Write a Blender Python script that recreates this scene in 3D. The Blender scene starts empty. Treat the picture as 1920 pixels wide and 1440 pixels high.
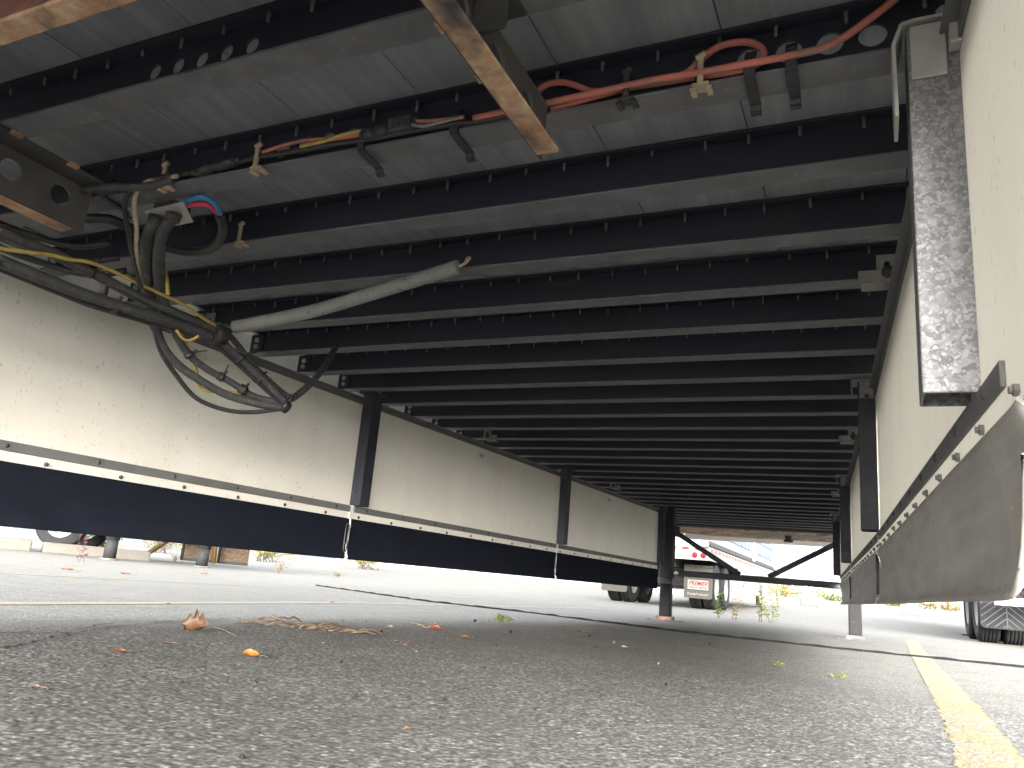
import bpy, bmesh, math, random
import numpy as np
from mathutils import Vector, Matrix
random.seed(7)
R = math.radians
scn = bpy.context.scene
col = scn.collection

# ------------------------------------------------------------------ camera
cam_d = bpy.data.cameras.new('camera')
cam_d.sensor_fit = 'HORIZONTAL'; cam_d.sensor_width = 36.0
cam_d.lens = 1451.82 / 1920 * 36.0
cam_d.dof.use_dof = True; cam_d.dof.focus_distance = 3.6; cam_d.dof.aperture_fstop = 28
cam_d.clip_start = 0.02; cam_d.clip_end = 2000
cam = bpy.data.objects.new('camera', cam_d); col.objects.link(cam)
cr = Vector((0.9071128, 0.41230667, 0.08455514)); cu = Vector((0.02607066, -0.25555434, 0.96644312))
cf = Vector((-0.42007938, 0.87446852, 0.24256572)); cp = Vector((1.11361893, -1.186983, 0.26801203))
cam.matrix_world = Matrix(((cr.x, cu.x, -cf.x, cp.x), (cr.y, cu.y, -cf.y, cp.y), (cr.z, cu.z, -cf.z, cp.z), (0, 0, 0, 1)))
scn.camera = cam

# ------------------------------------------------------------------ light: bright hazy day, exposed for the shade
SUN_EL, SUN_AZ = 10.0, 160.0        # azimuth from +Y, negative towards -X
w = bpy.data.worlds.new('World'); scn.world = w; w.use_nodes = True
nt = w.node_tree; bg = nt.nodes['Background']
sky = nt.nodes.new('ShaderNodeTexSky'); sky.sky_type = 'NISHITA'; sky.sun_disc = False
sky.sun_elevation = R(SUN_EL); sky.sun_rotation = R(SUN_AZ)
sky.dust_density = 6.0; sky.air_density = 1.0; sky.ozone_density = 1.0
hz = nt.nodes.new('ShaderNodeHueSaturation'); hz.inputs['Saturation'].default_value = .2   # thin white overcast
nt.links.new(sky.outputs[0], hz.inputs['Color']); nt.links.new(hz.outputs[0], bg.inputs[0]); bg.inputs[1].default_value = 0.15
sd = bpy.data.lights.new('sun', 'SUN'); sd.energy = .5; sd.angle = R(90); sd.color = (1, .95, .86)
sun = bpy.data.objects.new('sun', sd); col.objects.link(sun)
el, az = R(SUN_EL), R(SUN_AZ)
sdir = Vector((math.sin(az) * math.cos(el), math.cos(az) * math.cos(el), math.sin(el)))
sun.rotation_euler = sdir.to_track_quat('Z', 'Y').to_euler(); sun.location = (0, 0, 20)
vs = scn.view_settings
vs.view_transform = 'Standard'; vs.look = 'None'; vs.gamma = 1.0; vs.use_curve_mapping = False
vs.exposure = 4.58
scn.cycles.max_bounces = 10; scn.cycles.diffuse_bounces = 6

# ------------------------------------------------------------------ materials
MATS = {}
class N:
    """small node-graph helper"""
    def __init__(s, name):
        s.m = bpy.data.materials.new(name); s.m.use_nodes = True
        s.t = s.m.node_tree; s.b = s.t.nodes['Principled BSDF']; s.out = s.t.nodes['Material Output']
        g = s.t.nodes.new('ShaderNodeNewGeometry'); s.pos = g.outputs['Position']; s.geo = g
        MATS[name] = s.m
    def nd(s, typ, **k):
        n = s.t.nodes.new(typ)
        for a, b in k.items(): setattr(n, a, b)
        return n
    def l(s, a, b): s.t.links.new(a, b)
    def mapv(s, sc=(1, 1, 1), rot=(0, 0, 0)):
        n = s.nd('ShaderNodeMapping'); n.inputs['Scale'].default_value = sc; n.inputs['Rotation'].default_value = rot
        s.l(s.pos, n.inputs[0]); return n.outputs[0]
    def noise(s, scale, detail=4, rough=.6, vec=None):
        n = s.nd('ShaderNodeTexNoise'); n.inputs['Scale'].default_value = scale
        n.inputs['Detail'].default_value = detail; n.inputs['Roughness'].default_value = rough
        s.l(vec if vec else s.pos, n.inputs['Vector']); return n.outputs['Fac']
    def vor(s, scale, vec=None, feature='F1'):
        n = s.nd('ShaderNodeTexVoronoi', feature=feature); n.inputs['Scale'].default_value = scale
        s.l(vec if vec else s.pos, n.inputs['Vector']); return n
    def ramp(s, fac, stops):
        n = s.nd('ShaderNodeValToRGB'); e = n.color_ramp.elements
        while len(e) < len(stops): e.new(0.5)
        for i, (p, c) in enumerate(stops):
            e[i].position = p; e[i].color = (c, c, c, 1) if not hasattr(c, '__len__') else (*c, 1)
        s.l(fac, n.inputs[0]); return n.outputs[0]
    def mix(s, fac, a, b, mode='MIX'):
        n = s.nd('ShaderNodeMixRGB', blend_type=mode)
        for i, v in ((0, fac), (1, a), (2, b)):
            if isinstance(v, (int, float)): n.inputs[i].default_value = v if i == 0 else (v, v, v, 1)
            elif isinstance(v, (tuple, list)): n.inputs[i].default_value = (*v, 1)
            else: s.l(v, n.inputs[i])
        return n.outputs[0]
    def math(s, op, a, b=0.0):
        n = s.nd('ShaderNodeMath', operation=op)
        for i, v in ((0, a), (1, b)):
            if isinstance(v, (int, float)): n.inputs[i].default_value = v
            else: s.l(v, n.inputs[i])
        return n.outputs[0]
    def bump(s, h, strength=.3, dist=.002):
        n = s.nd('ShaderNodeBump'); n.inputs['Strength'].default_value = strength; n.inputs['Distance'].default_value = dist
        s.l(h, n.inputs['Height']); s.l(n.outputs[0], s.b.inputs['Normal'])
    def col(s, c): s.l(c, s.b.inputs['Base Color'])
    def rough(s, v):
        if isinstance(v, (int, float)): s.b.inputs['Roughness'].default_value = v
        else: s.l(v, s.b.inputs['Roughness'])
    def metal(s, v): s.b.inputs['Metallic'].default_value = v

def mul(c, k): return tuple(min(1, x * k) for x in c)
def plain(name, c, rough=.6, metal=0, var=.25, scale=12, dirt=None, dirt_scale=30, dirt_amt=.6, bump=0, stretch=(1, 1, 1), spec=.5):
    n = N(name)
    v = n.mapv(stretch)
    f = n.noise(scale, 5, .65, v)
    cc = n.ramp(f, [(.3, mul(c, 1 - var)), (.7, mul(c, 1 + var))])
    if dirt:
        d = n.noise(dirt_scale, 6, .7, v)
        cc = n.mix(n.ramp(d, [(dirt_amt, 0), (dirt_amt + .12, .8)]), cc, dirt)
    n.col(cc); n.metal(metal); n.b.inputs['Specular IOR Level'].default_value = spec
    n.rough(n.ramp(f, [(.3, max(0, rough - .12)), (.7, min(1, rough + .12))]))
    if bump: n.bump(n.noise(scale * 6, 5, .7, v), bump, .002)
    return n.m

plain('black_steel', (.017, .020, .032), .6, 0, .35, 5, (.05, .046, .044), 7, .60, .2, (.35, 1, 1))
plain('flange_dust_lit', (.115, .118, .127), .75, 0, .3, 11, (.19, .18, .162), 45, .58, .2)  # bottom flange: dust, plus bounce light from below put into the paler grey
plain('dusty_steel', (.034, .034, .034), .7, 0, .3, 14, (.11, .095, .075), 60, .60, .2)
plain('bolt_grey', (.13, .125, .12), .7, 0, .25, 80)
plain('rail_web', (.07, .066, .062), .7, 0, .3, 7, (.20, .11, .07), 9, .62, .15)
plain('black_plastic', (.022, .022, .024), .5, 0, .3, 20, (.10, .09, .075), 70, .58)
plain('hose_rubber', (.045, .046, .048), .6, 0, .3, 18, (.13, .12, .10), 45, .55)
plain('grey_conduit', (.20, .205, .195), .75, 0, .15, 20, (.10, .095, .085), 40, .55)
plain('red_cable', (.44, .145, .11), .7, 0, .2, 14, (.20, .13, .105), 11, .50)
plain('blue_tube', (.03, .17, .36), .4, 0, .15, 14)
plain('red_tube', (.55, .03, .06), .4, 0, .15, 14)
plain('yellow_wire', (.38, .285, .075), .5, 0, .2, 20, (.16, .12, .05), 22, .56)
plain('tan_clip', (.36, .29, .20), .8, 0, .25, 60, (.14, .08, .05), 90, .6)
plain('zinc', (.42, .42, .395), .5, .4, .15, 30, (.22, .21, .19), 40, .62)
plain('aluminium', (.80, .80, .78), .38, .35, .08, 8, (.5, .49, .45), 14, .62, 0, (6, .4, 1))
plain('bracket', (.20, .20, .19), .6, .2, .2, 30, (.10, .095, .09), 40, .6)
plain('white_paint', (.78, .78, .76), .45, 0, .05, 2, (.62, .60, .55), 3, .66)
plain('white_wall', (.11, .118, .128), .7, 0, .08, .5)
plain('trailer_white', (.12, .121, .119), .6, 0, .06, 2, (.09, .089, .086), 3, .6)
plain('trailer_rail', (.10, .099, .095), .6, 0, .1, 3)
plain('leg_dark', (.013, .0133, .014), .7, 0, .25, 14, (.045, .043, .04), 22, .6, .1, spec=.08)
plain('rubber_dark', (.0075, .009, .0145), .9, 0, .2, 8, (.016, .017, .02), 5, .62, .05, (1, 1, 2), .06)
plain('trim_grey', (.105, .105, .104), .65, 0, .15, 10, (.20, .19, .17), 45, .64)
plain('tyre', (.014, .0145, .0155), .8, 0, .2, 12, (.03, .029, .027), 20, .55, .1, spec=.08)
plain('rim', (.14, .142, .146), .55, .1, .1, 6)
plain('weathered_leg', (.055, .058, .063), .7, .0, .25, 14, (.10, .098, .09), 22, .58, .1, (1, 1, .3))
plain('frame_grey', (.03, .03, .031), .7, 0, .25, 9, spec=.08)
plain('mudflap', (.036, .035, .031), .7, 0, .1, 5, spec=.08)
plain('mudflap_dark', (.006, .0066, .0076), .6, 0, .15, 5, spec=.08)
plain('flap_rib', (.03, .032, .034), .6, 0, .1, 9, spec=.08)
plain('red_paint', (.11, .006, .008), .4, 0, .1, 9, spec=.08)
plain('print_black', (.006, .006, .006), .6, spec=.08)
plain('print_cream', (.105, .101, .09), .6)
plain('concrete', (.06, .056, .048), .9, 0, .2, 8, (.035, .032, .027), 5, .58, .3)
plain('yellow_paint', (.07, .043, .004), .6, 0, .15, 12, (.035, .015, .006), 8, .60)
plain('blue_glass', (.013, .042, .13), .5, 0, .2, .6)
plain('wood_deck', (.10, .068, .042), .8, 0, .25, 5, None, 0, 0, .2, (1, 12, 6))
plain('stem_green', (.06, .075, .018), .7)
plain('stem_red', (.075, .022, .022), .7)
plain('stem_dry', (.11, .088, .05), .8)
plain('bark', (.04, .03, .022), .9, 0, .3, 20)
plain('pebble', (.012, .0118, .0118), .9, 0, .4, 60, spec=.05)
plain('pebble_pale', (.075, .073, .068), .9, 0, .2, 60, spec=.05)

def wear():
    m_ = MATS['black_steel']; t_ = m_.node_tree; b_ = t_.nodes['Principled BSDF']; src = b_.inputs['Base Color'].links[0].from_socket
    gq = t_.nodes.new('ShaderNodeNewGeometry'); nz = t_.nodes.new('ShaderNodeTexNoise'); nz.inputs['Scale'].default_value = 34; nz.inputs['Detail'].default_value = 7; nz.inputs['Roughness'].default_value = .75
    t_.links.new(gq.outputs['Position'], nz.inputs['Vector'])
    rp = t_.nodes.new('ShaderNodeValToRGB'); rp.color_ramp.elements[0].position = .66; rp.color_ramp.elements[0].color = (0, 0, 0, 1); rp.color_ramp.elements[1].position = .74; rp.color_ramp.elements[1].color = (.7, .7, .7, 1)
    t_.links.new(nz.outputs['Fac'], rp.inputs[0]); mx_ = t_.nodes.new('ShaderNodeMixRGB'); t_.links.new(rp.outputs[0], mx_.inputs[0]); t_.links.new(src, mx_.inputs[1]); mx_.inputs[2].default_value = (.10, .065, .045, 1)
    t_.links.new(mx_.outputs[0], b_.inputs['Base Color'])
wear()
def leafmat(name, c, var=.3, trans=.3):
    n = N(name)
    oi = n.nd('ShaderNodeNewGeometry')
    f = n.noise(35, 3, .6)
    g = n.mix(oi.outputs['Random Per Island'], mul(c, 1 - var), mul(c, 1 + var))
    n.col(n.mix(n.ramp(f, [(.35, 0), (.75, .35)]), g, mul(c, .5)))
    n.rough(.6)
    tr = n.nd('ShaderNodeBsdfTranslucent'); n.l(g, tr.inputs[0])
    mx = n.nd('ShaderNodeMixShader'); mx.inputs[0].default_value = trans
    n.l(n.b.outputs[0], mx.inputs[1]); n.l(tr.outputs[0], mx.inputs[2]); n.l(mx.outputs[0], n.out.inputs[0])
leafmat('leaf_green', (.07, .10, .020)); leafmat('leaf_lime', (.14, .155, .018)); leafmat('leaf_yellow', (.19, .15, .02))
leafmat('leaf_orange', (.12, .05, .018)); leafmat('grass_dry', (.12, .095, .032)); leafmat('leaf_redstem', (.07, .02, .024))
leafmat('oak_brown', (.055, .025, .009), .2, .3); leafmat('leaf_amber', (.17, .066, .008), .1, .3)
leafmat('leaf_rust', (.10, .028, .013), .1, .25); leafmat('husk', (.12, .094, .062), .3, .2); leafmat('leaf_dark', (.045, .025, .02), .2, .1)

def m_rust(name, tan, redb, dark, amt):
    n = N(name)
    f = n.noise(14, 7, .72); f2 = n.noise(60, 6, .7); f3 = n.noise(5, 4, .6)
    c = n.ramp(f, [(.30, dark), (.45, redb), (.62, tan), (.8, mul(tan, 1.25))])
    c = n.mix(n.ramp(f2, [(.35, .55), (.6, 0)]), c, redb)
    c = n.mix(n.ramp(f3, [(amt, 1), (amt + .12, 0)]), c, (.04, .042, .046))
    n.col(c); n.rough(.85); n.bump(f2, .35, .002)
m_rust('rust_tan', (.50, .37, .24), (.33, .19, .11), (.07, .06, .055), .36)
m_rust('rust_edge', (.34, .22, .13), (.28, .12, .065), (.05, .045, .045), .55)
m_rust('rust_red', (.22, .09, .055), (.18, .06, .04), (.05, .04, .04), .40)

def m_galv():
    n = N('galvanised')
    wv = n.nd('ShaderNodeVectorMath', operation='ADD'); nz = n.nd('ShaderNodeTexNoise'); nz.inputs['Scale'].default_value = 90
    n.l(n.pos, nz.inputs['Vector']); sc_ = n.nd('ShaderNodeVectorMath', operation='SCALE'); sc_.inputs['Scale'].default_value = .012
    n.l(nz.outputs['Color'], sc_.inputs[0]); n.l(n.pos, wv.inputs[0]); n.l(sc_.outputs[0], wv.inputs[1])
    v = n.vor(120, wv.outputs[0]); v2 = n.vor(260, wv.outputs[0]); f = n.noise(150, 4, .7); d_ = n.noise(9, 4, .6)
    c = n.ramp(v.outputs['Color'], [(.2, (.13, .133, .147)), (.55, (.17, .173, .187)), (.9, (.25, .253, .26))])
    c = n.mix(n.ramp(v2.outputs['Color'], [(.62, 0), (.85, .8)]), c, (.30, .303, .308))
    c = n.mix(n.ramp(f, [(.58, 0), (.66, .7)]), c, (.38, .383, .39))
    c = n.mix(n.ramp(d_, [(.45, 0), (.75, .4)]), c, (.11, .113, .13))
    n.col(c); n.metal(.15); n.rough(n.ramp(v2.outputs['Color'], [(.3, .65), (.8, .42)])); n.bump(v2.outputs['Color'], .3, .002)
m_galv()

def m_skirt():
    n = N('skirt_white')
    base = n.ramp(n.noise(3, 4), [(.3, (.60, .58, .52)), (.7, (.675, .655, .592))])
    v = n.mapv((1, 1, .55))
    s1 = n.vor(55, v); s2 = n.vor(130, v); s3 = n.vor(16, v)
    def spot(vo, thr, rad):
        sep = n.nd('ShaderNodeSeparateColor'); n.l(vo.outputs['Color'], sep.inputs[0])
        a = n.math('GREATER_THAN', sep.outputs[0], thr)
        r = n.math('MULTIPLY', sep.outputs[1], rad)
        b = n.math('LESS_THAN', n.math('ADD', vo.outputs['Distance'], n.math('MULTIPLY', n.noise(160, 3), .12)), r)
        return n.math('MULTIPLY', a, b)
    m = n.math('MAXIMUM', n.math('MULTIPLY', spot(s1, .74, .27), .5), n.math('MULTIPLY', spot(s2, .6, .40), .42))
    m = n.math('MAXIMUM', m, n.math('MULTIPLY', spot(s3, .80, .16), .45))
    # dried splash streaks
    st = n.ramp(n.noise(90, 4, .7, n.mapv((1, 1, .16))), [(.63, 0), (.74, .45)])
    m = n.math('MAXIMUM', m, st)
    sm_ = n.ramp(n.noise(2.2, 6, .7, n.mapv((1, 1, .5))), [(.46, 0), (.70, .28)])
    c = n.mix(sm_, base, (.40, .375, .32))
    c = n.mix(m, c, (.15, .13, .10))
    n.col(c); n.rough(.55); n.bump(n.noise(25, 3), .06, .004)
    # thin panel, translucency added to bring daylight in under the trailer
    tr = n.nd('ShaderNodeBsdfTranslucent'); tr.inputs[0].default_value = (.90, .89, .85, 1)
    mx = n.nd('ShaderNodeMixShader'); mx.inputs[0].default_value = .2
    n.l(n.b.outputs[0], mx.inputs[1]); n.l(tr.outputs[0], mx.inputs[2]); n.l(mx.outputs[0], n.out.inputs[0])
m_skirt()

def m_floor():
    n = N('floor_coating')
    v = n.mapv((14, .8, 1)); v2 = n.mapv((30, 2.5, 1))
    c = n.ramp(n.noise(2.2, 5, .6, v), [(.25, (.155, .168, .188)), (.5, (.235, .252, .28)), (.75, (.33, .348, .372))])
    c = n.mix(n.ramp(n.noise(3, 4, .6), [(.4, 0), (.65, .6)]), c, (.16, .165, .18))
    c = n.mix(n.ramp(n.noise(4, 6, .75, v2), [(.62, 0), (.74, .7)]), c, (.50, .50, .48))
    c = n.mix(n.ramp(n.noise(38, 5, .7), [(.66, 0), (.74, .6)]), c, (.03, .03, .032))
    n.col(c); n.rough(.55); n.bump(n.noise(5, 5, .7, v2), .12, .002)
m_floor()

def m_dustlitflap():
    n = N('rubber_dusty_lit')  # same rubber as left flaps: dust and this side's light put into colour
    v = n.mapv((1, .12, 1)); v2 = n.mapv((1, 1, .25))
    c = n.ramp(n.noise(30, 5, .6, v), [(.3, (.19, .182, .168)), (.7, (.31, .298, .275))])
    c = n.mix(n.ramp(n.noise(14, 4, .6, v2), [(.45, 0), (.75, .5)]), c, (.36, .34, .30))
    c = n.mix(n.ramp(n.noise(11, 6, .75, n.mapv((1, .5, 1.2), (.6, 0, 0))), [(.64, 0), (.70, .75)]), c, (.58, .55, .49))
    c = n.mix(n.ramp(n.vor(28).outputs['Distance'], [(.05, .8), (.09, 0)]), c, (.05, .045, .04))
    n.col(c); n.rough(.5); n.bump(n.noise(20, 4, .6, v), .08, .003)
m_dustlitflap()

def asphalt_col(n):
    v = n.vor(150); v2 = n.vor(330); big = n.noise(1.1, 5, .65); mid = n.noise(7, 5, .65)
    sep = n.nd('ShaderNodeSeparateColor'); n.l(v.outputs['Color'], sep.inputs[0])
    stone = n.ramp(sep.outputs[0], [(.0, (.085, .083, .080)), (.45, (.18, .176, .168)), (.72, (.36, .352, .33)), (1, (.70, .68, .62))])
    c = n.mix(n.ramp(v.outputs['Distance'], [(.30, 0), (.62, .85)]), stone, (.075, .074, .072))
    sep2 = n.nd('ShaderNodeSeparateColor'); n.l(v2.outputs['Color'], sep2.inputs[0])
    c = n.mix(n.ramp(sep2.outputs[1], [(.72, 0), (.9, .55)]), c, (.30, .295, .28))
    c = n.mix(n.ramp(big, [(.35, 0), (.7, .45)]), c, (.25, .245, .23))
    c = n.mix(n.ramp(mid, [(.32, .4), (.55, 0)]), c, (.09, .088, .085))
    c = n.mix(n.ramp(n.noise(2.3, 6, .7), [(.60, 0), (.72, .5)]), c, (.07, .067, .063))
    c = n.mix(1.0, c, (.415, .412, .402), 'MULTIPLY')
    h = n.math('ADD', n.math('MULTIPLY', n.math('SUBTRACT', 1.0, v.outputs['Distance']), .8), n.math('MULTIPLY', mid, .6))
    return c, h
def m_asphalt():
    n = N('asphalt'); c, h = asphalt_col(n); n.col(c); n.rough(.88); n.b.inputs['Specular IOR Level'].default_value = .25
    n.bump(h, .38, .005)
    n = N('line_yellow'); c, h = asphalt_col(n)
    wv = n.noise(28, 6, .75); wv2 = n.noise(4, 4, .6)
    mask = n.math('MULTIPLY', n.ramp(wv, [(.38, 0), (.52, 1)]), n.ramp(wv2, [(.3, .45), (.6, .9)]))
    n.col(n.mix(mask, c, (.118, .084, .022))); n.rough(.8); n.bump(h, .35, .004)
    n = N('tar'); n.col(n.ramp(n.noise(60, 5, .7), [(.35, (.003, .0028, .0035)), (.7, (.012, .011, .014))])); n.rough(.9); n.b.inputs['Specular IOR Level'].default_value = .1; n.bump(n.noise(120, 4), .6, .004)
m_asphalt()
def m_chip():
    n = N('asphalt_chip'); c, h = asphalt_col(n)
    at = n.nd('ShaderNodeAttribute'); at.attribute_name = 'chip'
    sp = n.nd('ShaderNodeSeparateColor'); n.l(at.outputs['Color'], sp.inputs[0])
    stone = n.ramp(sp.outputs[0], [(0, (.028, .0278, .0272)), (.4, (.058, .0576, .056)), (.78, (.102, .101, .097)), (1, (.19, .187, .177))])
    fine = n.ramp(n.noise(420, 3, .7), [(.3, .65), (.7, 1.3)])
    stone = n.mix(1.0, stone, fine, 'MULTIPLY')
    st = n.mix(n.ramp(sp.outputs[1], [(.05, 1), (.35, 0)]), stone, (.026, .0255, .0245))
    st = n.mix(n.ramp(n.noise(3.1, 5, .65), [(.42, .0), (.68, .45)]), st, (.040, .039, .037))
    n.col(n.mix(sp.outputs[2], c, st)); n.rough(.9); n.b.inputs['Specular IOR Level'].default_value = .2
    n.bump(n.noise(520, 4, .7), .3, .001)
m_chip()
def m_ply():
    n = N('chip_board'); v = n.vor(22)
    n.col(n.ramp(v.outputs['Color'], [(.1, (.035, .02, .009)), (.5, (.06, .038, .02)), (.9, (.085, .06, .036))])); n.rough(.85)
m_ply()

# ------------------------------------------------------------------ geometry helpers
ORG = {}
def O(o): return ORG.get(o.name, Vector((0, 0, 0))) if o else Vector((0, 0, 0))
class MB:
    def __init__(s): s.v = []; s.f = []; s.sm = []
    def add(s, vs, fs, smooth=False):
        b = len(s.v); s.v += [tuple(p) for p in vs]; s.f += [tuple(i + b for i in f) for f in fs]; s.sm += [smooth] * len(fs); return s
    def box(s, x0, x1, y0, y1, z0, z1):
        v = [(x, y, z) for z in (z0, z1) for y in (y0, y1) for x in (x0, x1)]
        return s.add(v, [(0, 2, 3, 1), (4, 5, 7, 6), (0, 1, 5, 4), (2, 6, 7, 3), (0, 4, 6, 2), (1, 3, 7, 5)])
    def hexa(s, P):   # 8 points: bottom ring 4, top ring 4
        return s.add(P, [(3, 2, 1, 0), (4, 5, 6, 7), (0, 1, 5, 4), (1, 2, 6, 5), (2, 3, 7, 6), (3, 0, 4, 7)])
    def prism(s, poly, a, b, axis='x', smooth=False):
        n = len(poly)
        def P(p, t): return {'x': (t, p[0], p[1]), 'y': (p[0], t, p[1]), 'z': (p[0], p[1], t)}[axis]
        v = [P(p, a) for p in poly] + [P(p, b) for p in poly]
        f = [tuple(range(n))[::-1], tuple(range(n, 2 * n))]
        s.add(v, f); bse = len(s.v) - 2 * n
        for i in range(n):
            j = (i + 1) % n; s.f.append((bse + i, bse + j, bse + n + j, bse + n + i)); s.sm.append(smooth)
        return s
    def cyl(s, p0, p1, r0, r1=None, n=12, smooth=True):
        r1 = r0 if r1 is None else r1
        p0 = Vector(p0); p1 = Vector(p1); d = (p1 - p0).normalized()
        a = d.orthogonal().normalized(); b = d.cross(a)
        v = []
        for p, r in ((p0, r0), (p1, r1)):
            for i in range(n):
                t = 2 * math.pi * i / n; v.append(p + (a * math.cos(t) + b * math.sin(t)) * r)
        base = len(s.v); s.v += [tuple(x) for x in v]
        for i in range(n):
            j = (i + 1) % n; s.f.append((base + i, base + j, base + n + j, base + n + i)); s.sm.append(smooth)
        s.f.append(tuple(base + i for i in range(n))[::-1]); s.sm.append(False)
        s.f.append(tuple(base + n + i for i in range(n))); s.sm.append(False)
        return s
    def tube(s, pts, r, n=8, ridges=0, sub=6, cap=True):
        pts = [Vector(p) for p in pts]
        P = []
        if len(pts) > 2 and sub > 1:
            ext = [pts[0] * 2 - pts[1]] + pts + [pts[-1] * 2 - pts[-2]]
            for i in range(1, len(ext) - 2):
                a, b, c, d = ext[i - 1:i + 3]
                for k in range(sub):
                    t = k / sub
                    P.append(.5 * ((2 * b) + (c - a) * t + (2 * a - 5 * b + 4 * c - d) * t * t + (3 * b - a - 3 * c + d) * t ** 3))
            P.append(pts[-1])
        else: P = pts
        nrm = None; base = len(s.v)
        for i, p in enumerate(P):
            t = (P[min(i + 1, len(P) - 1)] - P[max(i - 1, 0)]).normalized()
            nrm = t.orthogonal().normalized() if nrm is None else (nrm - t * nrm.dot(t)).normalized()
            bn = t.cross(nrm)
            rr = r(i / (len(P) - 1)) if callable(r) else r
            if ridges: rr *= 1.0 + (.10 if i % 2 else -.06)
            for k in range(n):
                a = 2 * math.pi * k / n
                s.v.append(tuple(p + (nrm * math.cos(a) + bn * math.sin(a)) * rr))
        for i in range(len(P) - 1):
            for k in range(n):
                j = (k + 1) % n
                s.f.append((base + i * n + k, base + i * n + j, base + (i + 1) * n + j, base + (i + 1) * n + k)); s.sm.append(True)
        if cap:
            s.f.append(tuple(base + k for k in range(n))[::-1]); s.sm.append(False)
            e = base + (len(P) - 1) * n; s.f.append(tuple(e + k for k in range(n))); s.sm.append(False)
        return s
    def lathe(s, prof, c, axis='x', n=28):
        # prof: (axial, radius)
        base = len(s.v); m = len(prof)
        for k in range(n):
            a = 2 * math.pi * k / n; ca, sa = math.cos(a), math.sin(a)
            for (t, r) in prof:
                q = {'x': (t, r * ca, r * sa), 'y': (r * ca, t, r * sa), 'z': (r * ca, r * sa, t)}[axis]
                s.v.append((c[0] + q[0], c[1] + q[1], c[2] + q[2]))
        for k in range(n):
            k2 = (k + 1) % n
            for i in range(m - 1):
                s.f.append((base + k * m + i, base + k * m + i + 1, base + k2 * m + i + 1, base + k2 * m + i)); s.sm.append(True)
        return s
    def holed(s, x0, x1, z0, z1, t0, t1, holes, r, conv, n=24):
        """plate in (x,z) with round holes at (xc,zc); thickness t0..t1; conv maps (x,z,t)->xyz"""
        holes = sorted(holes); s_ = r * 1.25
        def quad(a, b):
            P = [conv(a, z0, t0), conv(b, z0, t0), conv(b, z1, t0), conv(a, z1, t0), conv(a, z0, t1), conv(b, z0, t1), conv(b, z1, t1), conv(a, z1, t1)]
            s.hexa(P)
        x = x0
        for (xc, zc) in holes:
            quad(x, xc - s_)
            inner, outer = [], []
            for k in range(n):
                a = 2 * math.pi * (k + .5) / n; ca, sa = math.cos(a), math.sin(a)
                inner.append((xc + r * ca, zc + r * sa))
                m = 1e9
                if abs(ca) > 1e-6: m = min(m, s_ / abs(ca))
                if sa > 1e-6: m = min(m, (z1 - zc) / sa)
                if sa < -1e-6: m = min(m, (z0 - zc) / sa)
                outer.append((xc + m * ca, zc + m * sa))
            # snap nearest outer points to the rectangle corners
            for cx, cz in ((xc - s_, z0), (xc + s_, z0), (xc - s_, z1), (xc + s_, z1)):
                i = min(range(n), key=lambda q: (outer[q][0] - cx) ** 2 + (outer[q][1] - cz) ** 2); outer[i] = (cx, cz)
            b = len(s.v)
            for t in (t0, t1):
                s.v += [tuple(conv(a, c, t)) for a, c in inner]; s.v += [tuple(conv(a, c, t)) for a, c in outer]
            for k in range(n):
                j = (k + 1) % n
                s.f += [(b + k, b + j, b + n + j, b + n + k), (b + 2 * n + j, b + 2 * n + k, b + 3 * n + k, b + 3 * n + j), (b + j, b + k, b + 2 * n + k, b + 2 * n + j), (b + n + k, b + n + j, b + 3 * n + j, b + 3 * n + k)]
                s.sm += [False] * 4
            x = xc + s_
        quad(x, x1)
        return s
    def mesh(s, name, mat, off=Vector((0, 0, 0))):
        me = bpy.data.meshes.new(name)
        me.from_pydata([(p[0] - off[0], p[1] - off[1], p[2] - off[2]) for p in s.v], [], s.f)
        me.polygons.foreach_set('use_smooth', s.sm)
        me.materials.append(MATS[mat]); me.update()
        return me
    def build(s, name, mat, parent=None, bevel=0):
        o = bpy.data.objects.new(name, s.mesh(name, mat, O(parent))); col.objects.link(o)
        if parent: o.parent = parent; ORG[o.name] = O(parent)
        if bevel: bev(o, bevel)
        return o
def bev(o, wd, seg=2):
    m = o.modifiers.new('bevel', 'BEVEL'); m.width = wd; m.segments = seg; m.limit_method = 'ANGLE'; m.angle_limit = R(40)
def inst(me, name, loc, parent=None, rot=None, bevel=0, scale=None):
    o = bpy.data.objects.new(name, me); col.objects.link(o)
    o.location = Vector(loc) - O(parent)
    if rot: o.rotation_euler = rot
    if scale: o.scale = scale
    if parent: o.parent = parent
    ORG[o.name] = Vector(loc)
    if bevel: bev(o, bevel)
    return o
def tag(o, label=None, cat=None, group=None, kind=None):
    if label: o['label'] = label
    if cat: o['category'] = cat
    if group: o['group'] = group
    if kind: o['kind'] = kind
    return o
def empty(name, loc, label=None, cat=None, group=None):
    o = bpy.data.objects.new(name, None); col.objects.link(o); o.location = loc; o.empty_display_size = .2
    ORG[o.name] = Vector(loc)
    return tag(o, label, cat, group)

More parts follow.
